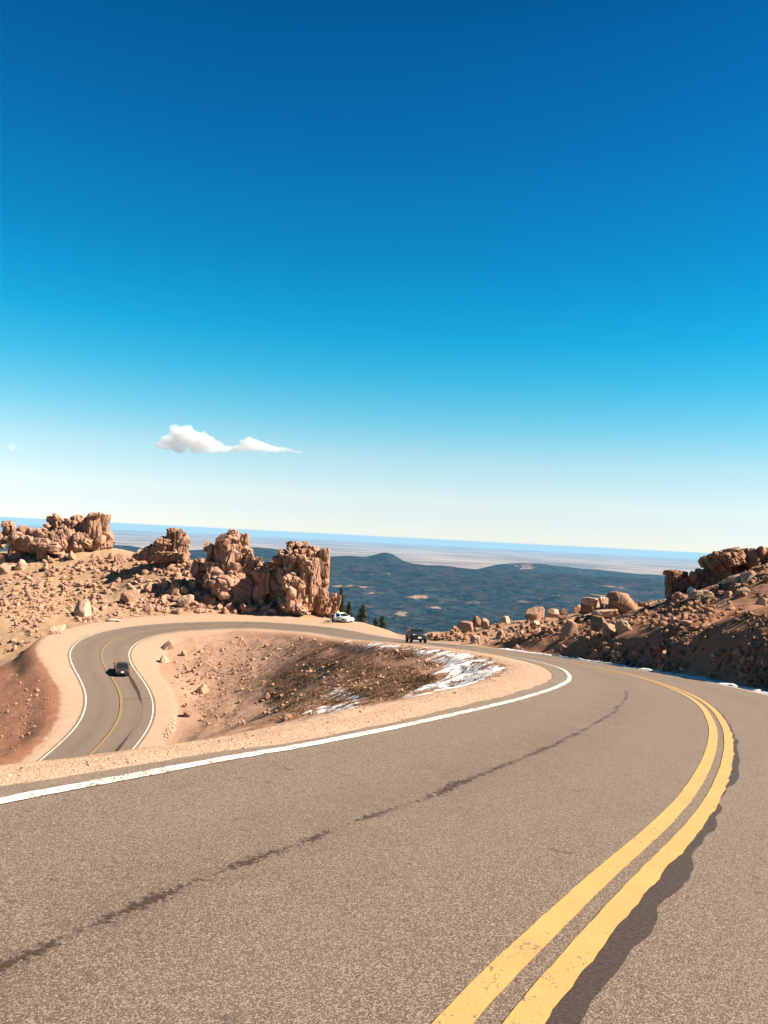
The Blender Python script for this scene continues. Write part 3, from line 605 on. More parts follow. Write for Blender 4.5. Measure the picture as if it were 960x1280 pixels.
spk = sstep(0.17, 0.36, fbm2(fx, fy, 620, 6, 95, .7)) * sstep(4500, 6000, fd) * sstep(16500, 13500, fd) * sstep(-.25, .25, fbm2(fx, fy, 3500, 3, 97))
fattr(hills, 'meadow', np.clip(md + spk * .85, 0, 1))

# ------------------------------------------------------------------ air between here and the plains
HZ_TOP = 24.0
def box_mesh(name, x0, x1, y0, y1, z0, z1, mat, parent=None):
    V = [(x, y, z) for z in (z0, z1) for y in (y0, y1) for x in (x0, x1)]
    return mesh_from(name, V, [(0, 2, 3, 1), (4, 5, 7, 6), (0, 1, 5, 4), (2, 6, 7, 3), (0, 4, 6, 2), (1, 3, 7, 5)], mat, parent, smooth=False)
hm = bpy.data.materials.new('haze'); hm.use_nodes = True; hm.node_tree.nodes.clear()
ho = hm.node_tree.nodes.new('ShaderNodeOutputMaterial'); hv = hm.node_tree.nodes.new('ShaderNodeVolumePrincipled')
hv.inputs['Color'].default_value = (0.17, 0.45, 0.74, 1); hv.inputs['Density'].default_value = 0.65e-5; hv.inputs['Anisotropy'].default_value = 0.0
hm.node_tree.links.new(hv.outputs[0], ho.inputs['Volume'])
haze = box_mesh('haze', -205000, 205000, -205000, 205000, float(hz.min()) - 40, HZ_TOP, hm); tag(haze, kind='stuff')

# ------------------------------------------------------------------ rocks
_ICO = {}
def ico(n):
    if n not in _ICO:
        b = bmesh.new(); bmesh.ops.create_icosphere(b, subdivisions=n, radius=1.0)
        b.verts.ensure_lookup_table(); V = np.array([v.co[:] for v in b.verts]); F = np.array([[v.index for v in f.verts] for f in b.faces]); b.free()
        _ICO[n] = (V / np.linalg.norm(V, axis=1)[:, None], F)
    return _ICO[n]

def rock_shape(seed, sub=3, p=3.5, cuts=9, rough=0.06, fine=0.025, cut=(0.36, 0.5), lie=None, crisp=False):
    """a joint block of granite about 1 x 1 x 1: rounded box, split faces, weathered skin"""
    r_ = np.random.default_rng(seed); D, F = ico(sub)
    A = np.abs(D); rad_ = 0.5 * (A ** p).sum(1) ** (-1 / p)
    for _ in range(cuts):
        n = r_.normal(size=3); n /= np.linalg.norm(n)
        if lie == 'v' : n[2] *= 0.25; n /= np.linalg.norm(n)
        h = r_.uniform(*cut); dn = D @ n; lim = np.where(dn > 0.05, h / np.maximum(dn, 0.05), 9)
        k = 90.0 if crisp else 40.0; m = np.minimum(rad_, lim); rad_ = m - np.log1p(np.exp(-k * np.abs(rad_ - lim))) / k * 0.6
    V = D * rad_[:, None]
    off = r_.uniform(-50, 50, 3)
    st = np.array([1, 1, 0.45 if lie == 'v' else 1.0])
    k_ = 0.45 if crisp else 1.0
    V = V * (1 + k_ * rough * 2.2 * fbm3(V * st + off, 0.42, 3, seed % 97)[:, None] + k_ * fine * 2 * fbm3(V * st + off, 0.13, 3, seed % 89)[:, None])
    cr = np.abs(fbm3(V * st + off * 1.7, 0.30, 2, seed % 83)); V = V * (1 - 0.10 * np.exp(-(cr / 0.05) ** 2)[:, None] * (sub > 2))
    return V, F

def worley(P, seed):
    i = np.floor(P).astype(np.int64); n = len(P); f1 = np.full(n, 9.0); f2 = np.full(n, 9.0); rid = np.zeros(n)
    for dx in (-1, 0, 1):
        for dy in (-1, 0, 1):
            for dz in (-1, 0, 1):
                a, b, c = i[:, 0] + dx, i[:, 1] + dy, i[:, 2] + dz
                q = np.stack([a + .5 + .42 * _h(a, b, c, seed), b + .5 + .42 * _h(a, b, c, seed + 1), c + .5 + .42 * _h(a, b, c, seed + 2)], 1)
                d = np.abs(P - q).max(1) * .6 + np.sqrt(((P - q) ** 2).sum(1)) * .4; k = d < f1
                f2 = np.where(k, f1, np.minimum(f2, d)); rid = np.where(k, _h(a, b, c, seed + 3), rid); f1 = np.where(k, d, f1)
    return f1, f2, rid

def joint(V, ctr, cell, amp, seed, tall=1.5):
    """break a block's skin into the joint blocks granite weathers into: ledges, steps and open cracks"""
    st = V / np.array([cell * .8, cell * .8, cell * tall]); st = st + .18 * np.stack([vnoise(st * 1.3 + 5 * k, seed + 9 + k) for k in range(3)], 1)
    f1, f2, rid = worley(st, seed); n = V - ctr; n = n * np.array([1, 1, .6]); n /= np.linalg.norm(n, axis=1)[:, None] + 1e-9
    g = np.exp(-((f2 - f1) / .075) ** 2)
    return V + n * (amp * rid * .9 - amp * 1.7 * g + amp * .14 * fbm3(V, cell * .3, 3, seed + 4))[:, None]

def rot_z(a): c, s = math.cos(a), math.sin(a); return np.array([[c, -s, 0], [s, c, 0], [0, 0, 1.0]])
def rot_y(a): c, s = math.cos(a), math.sin(a); return np.array([[c, 0, s], [0, 1, 0], [-s, 0, c]])
def rot_x(a): c, s = math.cos(a), math.sin(a); return np.array([[1, 0, 0], [0, c, -s], [0, s, c]])

def block(u0, u1, v0, v1, d, seed, thick=1.0, lean=0.0, sub=4, p=4.5, cuts=10, lie=None, sink=0.12, rough=0.06):
    """world-space vertices of one block that covers that much of the picture at depth d"""
    c = unp((u0 + u1) / 2, (v0 + v1) / 2, d); w = (u1 - u0) * d / FPX; h = (v1 - v0) * d / FPX
    V, F = rock_shape(seed, sub, p + 1.5, cuts, rough, lie=lie, crisp=True, cut=(.30, .47))
    V = V / (V.max(0) - V.min(0)); V = V - (V.max(0) + V.min(0)) / 2
    r_ = np.random.default_rng(seed + 5)
    V = V * np.array([w, max(w * thick, 0.4 * h), h * (1 + sink)]); V = V @ rot_y(lean).T @ rot_x(r_.uniform(-.05, .05)).T
    c = c - np.array([0, 0, h * sink / 2])
    return V + c, F

def formation(name, label, cat, blocks, d, mat, seed, group=None, base=None, extra=2):
    us = [(b[0] + b[1]) / 2 for b in blocks]; vb = max(b[3] for b in blocks)
    root_p = unp(sum(us) / len(us), vb, d) if base is None else base
    root = empty(name, root_p); tag(root, label, cat, group)
    for k, b in enumerate(blocks):
        u0, u1, v0, v1, dd, kind = b[:6]; lean = b[6] if len(b) > 6 else 0.0
        kw = dict(column=dict(lie='v', p=5.5, cuts=9, thick=1.05, nm='rock_column'), boulder=dict(p=2.8, cuts=10, thick=1.05, nm='boulder'), cap=dict(p=3.6, cuts=9, thick=1.3, nm='cap_rock'),
                  slab=dict(p=4.5, cuts=7, thick=1.6, nm='rock_slab'), mass=dict(p=3.6, cuts=13, thick=1.0, nm='rock_mass', rough=0.09))[kind].copy()
        nm = kw.pop('nm')
        wd = 1.12 if kind in ('column', 'mass') else 1.06
        um, ur = (u0 + u1) / 2, (u1 - u0) / 2 * wd
        big = (u1 - u0) * (v1 - v0) > 150
        V, F = block(um - ur, um + ur, v0, v1, d + dd, seed + 31 * k, lean=lean, sub=5 if big else 4, **kw)
        sz_ = V.max(0) - V.min(0); cell = max(.7, .58 * min(sz_[0], sz_[2])); V = joint(V, V.mean(0), cell, .10 * cell + .05, seed + k, 3.2 if kind == 'column' else 1.6)
        mesh_from(nm, V - root_p, F, mat, root, sharp=34)
    r_ = np.random.default_rng(seed + 3)
    for b in blocks * extra:                                    # smaller joint blocks wedged on and between the big ones
        u0, u1, v0, v1, dd = b[:5]; w = (u1 - u0); h = v1 - v0; bw = max(1.6, min(w, h) * r_.uniform(.28, .55)); bh = bw * r_.uniform(.7, 1.5)
        uc = u0 + w * r_.uniform(-.02, 1.02); vc = v0 + h * r_.uniform(.12, 1.0)
        V, F = block(uc - bw / 2, uc + bw / 2, vc - bh / 2, vc + bh / 2, d + dd - 0.45 * w * d / FPX * r_.uniform(.6, 1.05), int(r_.integers(1e6)), sub=3, p=4.5, cuts=11, lean=r_.uniform(-.5, .5), sink=0)
        mesh_from('joint_block', V - root_p, F, mat, root, sharp=34)
    return root

def cpx(b, x0, y0, sc): return tuple([x0 + b[0] / sc, x0 + b[1] / sc, y0 + b[2] / sc, y0 + b[3] / sc] + list(b[4:]))
G1, G2 = M['granite'], M['granite_dark']
A_ = lambda *L: [cpx(b, 0, 630, 7.385) for b in L]
B_ = lambda *L: [cpx(b, 160, 650, 6.0) for b in L]
D_ = lambda *L: [cpx(b, 310, 660, 8.0) for b in L]
E_ = lambda *L: [cpx(b, 820, 670, 6.857) for b in L]
dA = 186
formation('rock_outcrop', 'broad cliff of jointed tan columns with a round boulder at its end, on the skyline', 'rock formation', A_(
    (430, 650, 75, 300, 2, 'boulder'), (500, 620, 180, 340, -1, 'mass'), (620, 765, 105, 300, 1, 'column'), (735, 830, 110, 330, 0, 'column'), (700, 760, 100, 180, 2, 'cap'), (808, 932, 80, 390, -1, 'column'), (812, 920, 70, 150, -1.5, 'cap'),
    (900, 975, 120, 380, 1, 'column'), (925, 1010, 90, 380, 0, 'column', 0.03), (880, 960, 80, 170, 2, 'boulder'), (960, 1030, 290, 420, 0, 'mass', 0.1), (590, 700, 230, 420, -3, 'column'), (690, 800, 250, 430, -3, 'mass'), (600, 1020, 280, 460, 2, 'mass'), (470, 720, 240, 440, 1, 'mass'), (640, 1000, 130, 440, 3, 'mass')), dA, G1, 100)
formation('rock_pillar', 'lone knobbly pillar with two small heads, at the left rim of the skyline', 'rock formation', A_(
    (30, 122, 145, 240, 2, 'boulder'), (40, 140, 205, 330, 2, 'column'), (-60, 60, 245, 390, 1, 'mass'), (100, 140, 185, 300, 1, 'column')), dA + 2, G1, 200)
formation('rock_outcrop', 'low jumble of rounded tan blocks between the lone pillar and the broad cliff', 'rock formation', A_(
    (165, 320, 195, 340, 1, 'boulder'), (290, 455, 222, 350, 1, 'boulder'), (190, 310, 285, 390, -2, 'boulder'), (340, 440, 310, 495, -3, 'column', -0.05), (440, 500, 255, 400, -1, 'column'), (490, 620, 265, 400, -1, 'mass'), (280, 360, 280, 420, 0, 'mass'), (500, 600, 320, 430, -2, 'boulder'), (180, 620, 300, 460, 1, 'mass'), (120, 460, 250, 420, 2, 'mass')), dA - 3, G1, 300)
dB = 163
formation('rock_tower', 'small square-topped tower split into upright columns, standing apart on the skyline', 'rock formation', B_(
    (290, 345, 68, 290, 0, 'column'), (335, 412, 64, 285, -.5, 'column'), (300, 400, 58, 110, 0, 'cap'), (395, 432, 85, 275, 0.5, 'column'), (422, 456, 92, 275, 0, 'column'), (205, 328, 122, 195, -.8, 'cap'), (205, 300, 150, 300, -.6, 'column'), (110, 225, 185, 300, 1, 'mass', -0.35), (50, 150, 215, 300, 1, 'mass', -0.3), (360, 460, 240, 310, -1.5, 'boulder'), (290, 450, 110, 310, 1.2, 'mass'), (150, 440, 230, 320, 1, 'mass')), dB, G1, 400)
dC = 151
formation('rock_tower', 'tall narrow tower with a cracked crown and dark shaded blocks on its left flank', 'rock formation', B_(
    (690, 800, 170, 470, -1, 'column'), (670, 800, 85, 215, -.5, 'mass'), (750, 840, 72, 160, 0, 'boulder'), (795, 898, 92, 260, .5, 'column'), (690, 780, 140, 230, -1.6, 'cap'), (775, 850, 200, 430, 0, 'column'), (835, 925, 210, 400, .5, 'mass', 0.12), (880, 965, 225, 420, -.5, 'boulder'), (570, 640, 160, 240, 1, 'boulder'), (590, 700, 175, 330, 1, 'mass'), (580, 655, 310, 490, -2, 'slab', 0.25), (480, 600, 300, 420, 2, 'mass', -0.5), (640, 700, 220, 480, 1, 'column'), (830, 900, 340, 500, -1, 'column'), (920, 1000, 360, 500, 0, 'mass'), (680, 890, 130, 520, 1.2, 'mass'), (590, 980, 300, 560, 1.5, 'mass'), (640, 990, 400, 590, -1, 'mass')), dC, G1, 500)
dD = 145
formation('rock_tower', 'biggest and broadest tower, its sheer right face bulging, just behind the white car', 'rock formation', D_(
    (690, 812, 205, 470, 0, 'column', -0.02), (700, 800, 400, 640, -.3, 'mass'), (620, 740, 290, 640, -1, 'column'), (590, 700, 560, 800, -1, 'column'), (670, 790, 560, 830, -.6, 'column', 0.05), (380, 500, 130, 215, 1, 'cap'), (470, 620, 135, 230, 1, 'cap'), (560, 720, 165, 300, .5, 'mass'),
    (460, 620, 255, 400, -1.2, 'cap'), (480, 610, 200, 300, -.2, 'boulder'), (400, 580, 230, 480, 0, 'mass'), (310, 400, 205, 300, .5, 'boulder'), (250, 345, 260, 350, 1, 'boulder'), (360, 470, 270, 400, -1, 'boulder'), (355, 550, 445, 600, -2, 'cap'), (390, 560, 520, 770, -1.6, 'column'), (520, 610, 380, 740, -.8, 'column'), (290, 420, 400, 720, 1, 'mass'), (380, 780, 200, 760, 1.5, 'mass'), (520, 800, 330, 830, 1, 'mass'), (300, 700, 620, 860, -1, 'mass'), (760, 830, 740, 840, -1.2, 'slab', 0.25)), dD, G1, 600)
formation('rock_outcrop', 'pair of stubby leaning pillars in the gap between the narrow tower and the broadest tower', 'rock formation', D_(
    (125, 225, 380, 640, -1, 'column'), (90, 180, 330, 480, 1, 'mass'), (235, 305, 345, 510, 0, 'column', 0.08), (170, 360, 330, 400, 1, 'slab'), (190, 300, 480, 620, 1, 'mass'), (80, 150, 290, 350, 1.5, 'boulder'), (60, 400, 400, 700, 1.5, 'mass')), dD + 3, G1, 700)
formation('rock_pillar', 'short stubby tan pillar between the broadest tower and the tallest conifer', 'rock formation', D_((812, 880, 650, 850, 0, 'column', 0.05), (850, 922, 665, 860, -.5, 'column', 0.12)), dD, G1, 750)
dE = 84
formation('rock_pillar', 'dark upright pillar with a layered cap, left end of the right hill crest', 'rock formation', E_(
    (85, 245, 300, 580, 0, 'column'), (90, 215, 288, 345, 0, 'cap', -0.12), (130, 252, 325, 375, -.1, 'slab', 0.15), (150, 250, 355, 400, -.15, 'slab')), dE, G2, 800)
formation('rock_outcrop', 'dark rounded crag under a tilted slab, on the crest of the right hill', 'rock formation', E_(
    (250, 335, 318, 420, .5, 'boulder'), (315, 500, 285, 500, .5, 'mass'), (445, 715, 130, 275, 0, 'slab', -0.42), (480, 770, 190, 450, .3, 'mass'), (700, 825, 108, 210, .3, 'cap', -0.2), (640, 830, 160, 420, .5, 'mass')), dE - 2, G2, 850)
formation('rock_outcrop', 'large dark dome of rock at the right rim, highest on the right hill', 'rock formation', E_(
    (795, 1100, 85, 400, 0, 'mass', -0.15), (900, 1200, 60, 400, 1, 'mass'), (1050, 1400, 90, 420, 0, 'boulder')), dE - 3, G2, 900)

def boulder(u0, u1, v0, v1, label, mat=None, lean=0.0, seed=0, p=3.2, thick=1.0, cuts=10, d=None, sub=4, lie=None, name='boulder'):
    if d is None:
        pt, ok = ground_hit([(u0 + u1) / 2], [v1 - 0.12 * (v1 - v0)]); d = float(pt[0] @ _F) if ok[0] else 80.0
    V, F = block(u0, u1, v0, v1, d, seed, thick=thick, lean=lean, p=p, cuts=cuts, sub=sub, sink=0.25, lie=lie)
    c = V.mean(0); c = np.array([c[0], c[1], V[:, 2].min()])
    o = mesh_from(name, V - c, F, mat or G1, sharp=38); o.location = c; tag(o, label, 'boulder'); return o
K = 4.0
L1 = lambda x0, x1, y0, y1: (x0 / K, x1 / K, 620 + y0 / K, 620 + y1 / K)
boulder(*L1(362, 460, 522, 606), 'pale rounded boulder leaning at the foot of the slope, left of the lower bend', M['granite_pale'], -0.5, 11)
boulder(*L1(612, 705, 470, 535), 'long low tan boulder on the slope straight below the square-topped tower', None, -0.3, 12)
boulder(*L1(75, 140, 255, 310), 'upright tan boulder with a dark left side, below the low jumble near the left rim', None, 0.1, 13, lie='v', p=4)
boulder(*L1(0, 50, 335, 395), 'squat boulder at the left rim of the photo, lowest of those under the lone pillar', None, 0, 14)
boulder(*L1(35, 90, 235, 300), 'blocky shaded boulder under the lone pillar, left of an upright one', G2, 0, 15)
boulder(*L1(85, 140, 320, 370), 'tilted grey slab below the upright boulder near the left rim', M['granite_pale'], 0.5, 16, p=4.5)
boulder(*L1(-10, 40, 285, 340), 'boulder cut by the left rim of the photo, straight below the lone pillar', None, 0, 17)
boulder(*L1(330, 385, 208, 290), 'smooth upright slab with a black shaded face, in front of the broad cliff', None, 0.15, 18, lie='v', p=4.5)
boulder(*L1(250, 320, 645, 690), 'flat sunlit slab half sunk at the edge of the gravel left of the lower bend', M['granite_pale'], -0.2, 19, p=4.5, thick=1.4)
boulder(*L1(895, 975, 495, 553), 'big smooth boulder on the roadside slope below the narrow tower', M['granite_pale'], -0.25, 20)
boulder(*L1(720, 770, 430, 480), 'triangular tan boulder on the open slope below and right of the square-topped tower', None, 0.2, 21, cuts=14)
boulder(*L1(800, 830, 308, 345), 'little square block standing at the foot of the square-topped tower', None, 0, 22, p=5)
boulder(*L1(570, 625, 285, 335), 'tan block on the saddle between the broad cliff and the square-topped tower', None, 0.1, 23, p=4)
B6 = lambda x0, x1, y0, y1: (160 + x0 / 6, 160 + x1 / 6, 650 + y0 / 6, 650 + y1 / 6)
boulder(*B6(745, 872, 450, 522), 'wide flat-topped boulder lying under the sunlit face of the narrow tower', None, 0.05, 24, p=4)
boulder(*B6(765, 865, 550, 648), 'dark wedge-shaped boulder below the wide flat-topped one, near the road', G2, 0.2, 25)
boulder(*B6(880, 1010, 500, 600), 'slanting tan boulder between the foot of the narrow tower and the paired pillars', None, 0.4, 26)
boulder(*B6(450, 515, 455, 545), 'upright pale block among the scree left of the narrow tower', M['granite_pale'], 0.1, 27, p=4.5, lie='v')
boulder(*B6(320, 400, 470, 580), 'broad tan block in the middle of the scree left of the narrow tower', None, 0.0, 28)
boulder(*B6(590, 655, 430, 500), 'sunlit block just below the leaning slab of the narrow tower', None, 0.0, 29)
D8 = lambda x0, x1, y0, y1: (310 + x0 / 8, 310 + x1 / 8, 660 + y0 / 8, 660 + y1 / 8)
boulder(*D8(0, 130, 575, 690), 'rounded slanting boulder at the foot of the paired pillars', None, 0.35, 30)
boulder(*D8(100, 180, 700, 790), 'pale angular boulder in the rubble left of the broadest tower', M['granite_pale'], 0.1, 31)
boulder(*D8(370, 470, 690, 760), 'pale low block resting against the foot of the broadest tower', M['granite_pale'], 0.1, 32)
F5 = lambda x0, x1, y0, y1: (640 + x0 / 5.333, 640 + x1 / 5.333, 730 + y0 / 5.333, 730 + y1 / 5.333)
boulder(*F5(632, 852, 58, 212), 'largest boulder on the crest right of the road, dark with a sunlit top corner', G2, 0.12, 40, cuts=9)
boulder(*F5(82, 218, 153, 255), 'big two-toned boulder on the crest, its right side bright, the left dark', None, 0.0, 41, cuts=12)
boulder(*F5(230, 312, 163, 212), 'small bright rounded boulder beside the two-toned one on the crest', M['granite_pale'], 0, 42)
boulder(*F5(318, 366, 165, 215), 'dark little block on the crest between a bright rounded boulder and a jumbled pile', G2, 0, 43)
boulder(*F5(402, 465, 130, 205), 'craggy block on the crest, left half of a jumbled pile', None, 0.2, 44, cuts=13)
boulder(*F5(455, 540, 112, 205), 'dark block on the crest, right half of a jumbled pile', G2, 0, 45)
boulder(*F5(545, 645, 120, 205), 'shaded wedge leaning on the left side of the largest crest boulder', G2, 0.1, 46)
boulder(*F5(455, 595, 88, 140), 'flat pale slab lying across the jumbled pile on the crest', M['granite_pale'], 0.05, 47, p=4.5, d=77)
boulder(*F5(580, 640, 84, 126), 'small pale square block perched left of the largest crest boulder', M['granite_pale'], 0, 48, p=5, d=76)
boulder(*F5(535, 705, 168, 225), 'long pale slab in front of the largest crest boulder', M['granite_pale'], -0.1, 49, p=4)
boulder(*F5(526, 650, 215, 315), 'dark rounded boulder with a lit top on the slope, below the long pale slab', G2, 0.1, 50)
boulder(*F5(690, 785, 240, 330), 'bright angular boulder pointing down the slope, right of a dark rounded one', M['granite_pale'], -0.6, 51, cuts=13)
boulder(*F5(596, 690, 262, 345), 'split block between the dark rounded boulder and the bright angular one', None, 0.1, 52, cuts=13)
boulder(*F5(332, 425, 245, 362), 'pointed sharp-edged slab standing on end above the shaded bank', None, 0.45, 53, p=5, lie='v', thick=0.6)
boulder(*F5(120, 190, 240, 285), 'sunlit block lying low on the slope below the two-toned boulder', M['granite_pale'], 0, 54)
boulder(*E_((735, 865, 305, 392))[0], 'bright banded boulder on the slope just below the tilted slab of the crag', M['granite_pale'], -0.05, 55, p=4)
boulder(*E_((600, 745, 335, 395))[0], 'thin bright slab running down from the bright banded boulder', M['granite_pale'], -0.35, 56, p=5, thick=1.6)
boulder(*E_((270, 470, 455, 530))[0], 'long bright slab along the slope under the dark pillar', M['granite_pale'], -0.3, 57, p=5, thick=1.2)
boulder(*E_((150, 250, 480, 545))[0], 'knobbly bright block at the foot of the dark pillar', None, 0, 58, cuts=13)
boulder(*E_((690, 790, 435, 510))[0], 'whitish flat block in the middle of the right slope', M['granite_pale'], 0, 59, p=4.5)
boulder(*E_((860, 940, 520, 600))[0], 'bright square block near the right rim of the photo, on the slope', M['granite_pale'], 0, 60, p=5)
c3 = lambda x0, x1, y0, y1: (480 + x0 / 4, 480 + x1 / 4, 680 + y0 / 4, 680 + y1 / 4)
boulder(*c3(440, 485, 360, 405), 'dark knob of rock on the low crest just right of the black car', G2, 0, 61)
boulder(*c3(480, 525, 372, 412), 'two-toned block beside the dark knob on the low crest', None, 0, 62)
boulder(*c3(365, 450, 385, 425), 'low broad tan rock on the crest, nearest the black car', None, 0, 63)
boulder(*c3(560, 605, 430, 475), 'pointed lit rock in the middle of the low slope right of the black car', None, 0.2, 64, cuts=14)
boulder(*c3(575, 635, 360, 390), 'flat pale rock on the low crest left of the two-toned boulder', M['granite_pale'], 0, 65)
boulder(*c3(430, 480, 455, 500), 'pale block at the roadside low on the bank, right of the black car', M['granite_pale'], 0, 66)
s4 = lambda x0, x1, y0, y1: (180 + x0 / 4, 180 + x1 / 4, 780 + y0 / 4, 780 + y1 / 4)
boulder(*s4(72, 122, 155, 195), 'whitish boulder alone on the bare ground just inside the lower bend', M['granite_pale'], -0.2, 70)
boulder(*s4(265, 325, 300, 345), 'pinkish boulder with a long dark shadow, amid the bare ground inside the loop', None, 0, 71)
boulder(*s4(180, 215, 130, 160), 'small dark-sided rock inside the loop, up the slope from the whitish boulder', None, 0, 72)
boulder(*s4(85, 160, 85, 130), 'low pale rocks-worn hump near the inner edge of the far road leg', M['granite_pale'], 0, 73, p=2.5)
boulder(*s4(195, 240, 430, 465), 'dark stone on the bare ground inside the loop, nearest the pale drain stones', G2, 0, 74)
boulder(*s4(600, 630, 345, 378), 'standing stone with a shadow to its left, inside the loop above the near gravel', None, 0, 75)
boulder(*s4(690, 740, 450, 485), 'dark stone half hidden by dry grass inside the loop, close to the near gravel', G2, 0, 76)

# scattered rocks: the largest as things, the rest as one layer of loose stones
regions = [
 ([(225, 735), (250, 700), (290, 730), (400, 758), (395, 768), (250, 765), (205, 758)], 170, (7, 20), 2.0, 'tan granite rock strewn on the sandy slope below the rock towers', 'rocks on the slope below the rock towers', 'granite'),
 ([(0, 700), (50, 690), (140, 690), (180, 700), (150, 715), (0, 722)], 90, (5, 14), 2.0, 'tan granite rock strewn on the sandy slope below the rock towers', 'rocks on the slope below the rock towers', 'granite'),
 # polygon in the photograph, how many, pixel size range, power, label, group
 ([(0, 725), (60, 712), (150, 695), (250, 702), (330, 720), (420, 755), (418, 768), (300, 770), (170, 772), (70, 787), (0, 822)], 4200, (1.2, 9.5), 2.6, 'tan granite rock strewn on the sandy slope below the rock towers', 'rocks on the slope below the rock towers', 'granite'),
 ([(215, 705), (330, 700), (415, 752), (400, 768), (260, 766), (170, 768), (150, 755)], 1900, (1.6, 13), 2.4, 'tan granite rock strewn on the sandy slope below the rock towers', 'rocks on the slope below the rock towers', 'granite'),
 ([(20, 745), (110, 725), (150, 700), (170, 720), (120, 760), (40, 775)], 420, (2.0, 9), 2.2, 'tan granite rock strewn on the sandy slope below the rock towers', 'rocks on the slope below the rock towers', 'granite'),
 ([(225, 805), (330, 793), (500, 812), (555, 830), (500, 872), (330, 905), (235, 920), (215, 850)], 3000, (1.0, 6.5), 3.0, 'small reddish rock on the bare ground inside the loop of road', 'rocks inside the loop of road', 'granite_dark'),
 ([(545, 798), (600, 782), (700, 768), (830, 752), (960, 700), (960, 800), (830, 800), (700, 800), (600, 806)], 3600, (1.3, 11), 2.6, 'angular rock on the hillside right of the near bend', 'rocks on the right hillside', 'granite'),
 ([(530, 800), (560, 788), (620, 785), (620, 806), (570, 802)], 260, (2, 11), 2.0, 'angular rock on the hillside right of the near bend', 'rocks on the right hillside', 'granite'),
 ([(790, 756), (830, 748), (890, 738), (905, 775), (820, 788), (780, 780)], 600, (1.8, 11), 2.3, 'angular rock on the hillside right of the near bend', 'rocks on the right hillside', 'granite'),
 ([(880, 705), (960, 690), (960, 745), (890, 748)], 520, (2, 11), 2.2, 'angular rock on the hillside right of the near bend', 'rocks on the right hillside', 'granite'),
 ([(640, 812), (760, 806), (960, 795), (960, 862), (880, 845), (760, 828)], 1500, (1.6, 13), 2.6, 'angular rock on the hillside right of the near bend', 'rocks on the right hillside', 'granite'),
 ([(0, 850), (40, 825), (60, 860), (60, 900), (20, 940), (0, 945)], 300, (1.0, 4.5), 3.2, 'small stone on the brown embankment left of the lower bend', 'stones on the brown embankment', 'granite_dark'),
]
def in_poly(u, v, poly):
    c = np.zeros(len(u), bool); n = len(poly)
    for i in range(n):
        (x1, y1), (x2, y2) = poly[i], poly[(i + 1) % n]
        k = ((y1 > v) != (y2 > v)) & (u < (x2 - x1) * (v - y1) / (y2 - y1 + 1e-9) + x1); c ^= k
    return c
def sample_poly(poly, n):
    P = np.array(poly, float); lo, hi = P.min(0), P.max(0); out = np.zeros((0, 2))
    while len(out) < n:
        q = rng.uniform(lo, hi, (n * 3, 2)); out = np.vstack([out, q[in_poly(q[:, 0], q[:, 1], poly)]])
    return out[:n]
cand = []
for ri, (poly, cnt, (s0, s1), pw, lab, grp, mt) in enumerate(regions):
    uv = sample_poly(poly, cnt)
    cl = fbm2(uv[:, 0], uv[:, 1] * 2, 38, 4, 50 + ri); keep = cl + rng.uniform(-0.22, 0.35, cnt) > 0.02; uv = uv[keep]
    P, ok = ground_hit(uv[:, 0], uv[:, 1]); sz = s0 + (s1 - s0) * rng.random(len(uv)) ** (pw * 1.6)
    _, past, _, _ = ground_full(P[:, 0], P[:, 1], False)
    for i in np.nonzero(ok & (past > 0.15))[0]: cand.append((sz[i], P[i], sz[i] * (P[i] @ _F) / FPX, lab, grp, mt))
cand.sort(key=lambda c: -c[0])
shapes = [rock_shape(2000 + k, 3, rng.uniform(3.5, 8), 13, 0.04, 0.012, (0.24, 0.46), crisp=True) for k in range(14)]
shapes2 = [rock_shape(2100 + k, 2, rng.uniform(3.5, 8), 11, 0.03, 0.01, (0.24, 0.46), crisp=True) for k in range(12)]
protos = {}
for mt in ('granite', 'granite_dark', 'granite_pale'):
    for k, (V, F) in enumerate(shapes):
        protos[mt, k] = mesh_from('rock', V, F, M[mt], sharp=40, link=False)
NB = 235
for sz, p, w, lab, grp, mt in cand[:NB]:
    mt_ = 'granite_pale' if (mt == 'granite' and rng.random() < (0.08 if grp.startswith('rocks on the right') else 0.25)) else 'granite_dark' if (grp.startswith('rocks on the right') and rng.random() < .6) else mt
    o = protos[mt_, int(rng.integers(14))].copy(); C.objects.link(o)
    a = rng.uniform(0.75, 1.3, 3) * w; a[2] *= rng.uniform(0.6, 1.0)
    o.location = (p[0], p[1], p[2] + 0.22 * a[2]); o.scale = a; o.rotation_euler = (rng.uniform(-.5, .5), rng.uniform(-.5, .5), rng.uniform(0, 6.28))
    tag(o, lab, 'rock', grp)
def scatter_mesh(name, items, shp, mat, sink=0.2):
    """many stones too small to tell apart, in one mesh: items are (point, width, flatness)"""
    Vs, Fs, o = [], [], 0
    for p, w, fl in items:
        V, F = shp[int(rng.integers(len(shp)))]; a = rng.uniform(0.75, 1.3, 3) * w; a[2] *= fl
        R_ = rot_z(rng.uniform(0, 6.28)) @ rot_x(rng.uniform(-.5, .5)); W = (V * a) @ R_.T + p + np.array([0, 0, sink * a[2]])
        Vs.append(W); Fs.append(F + o); o += len(W)
    ob = mesh_from(name, np.vstack(Vs), np.vstack(Fs), mat, sharp=40); tag(ob, kind='stuff'); return ob
rest = [c for c in cand[NB:]]
for mk, mm in ((True, G2), (False, G1)): scatter_mesh('loose_stones', [(c[1], c[2], rng.uniform(.55, .95)) for c in rest if c[4].startswith('rocks on the right') == mk], shapes2, mm)
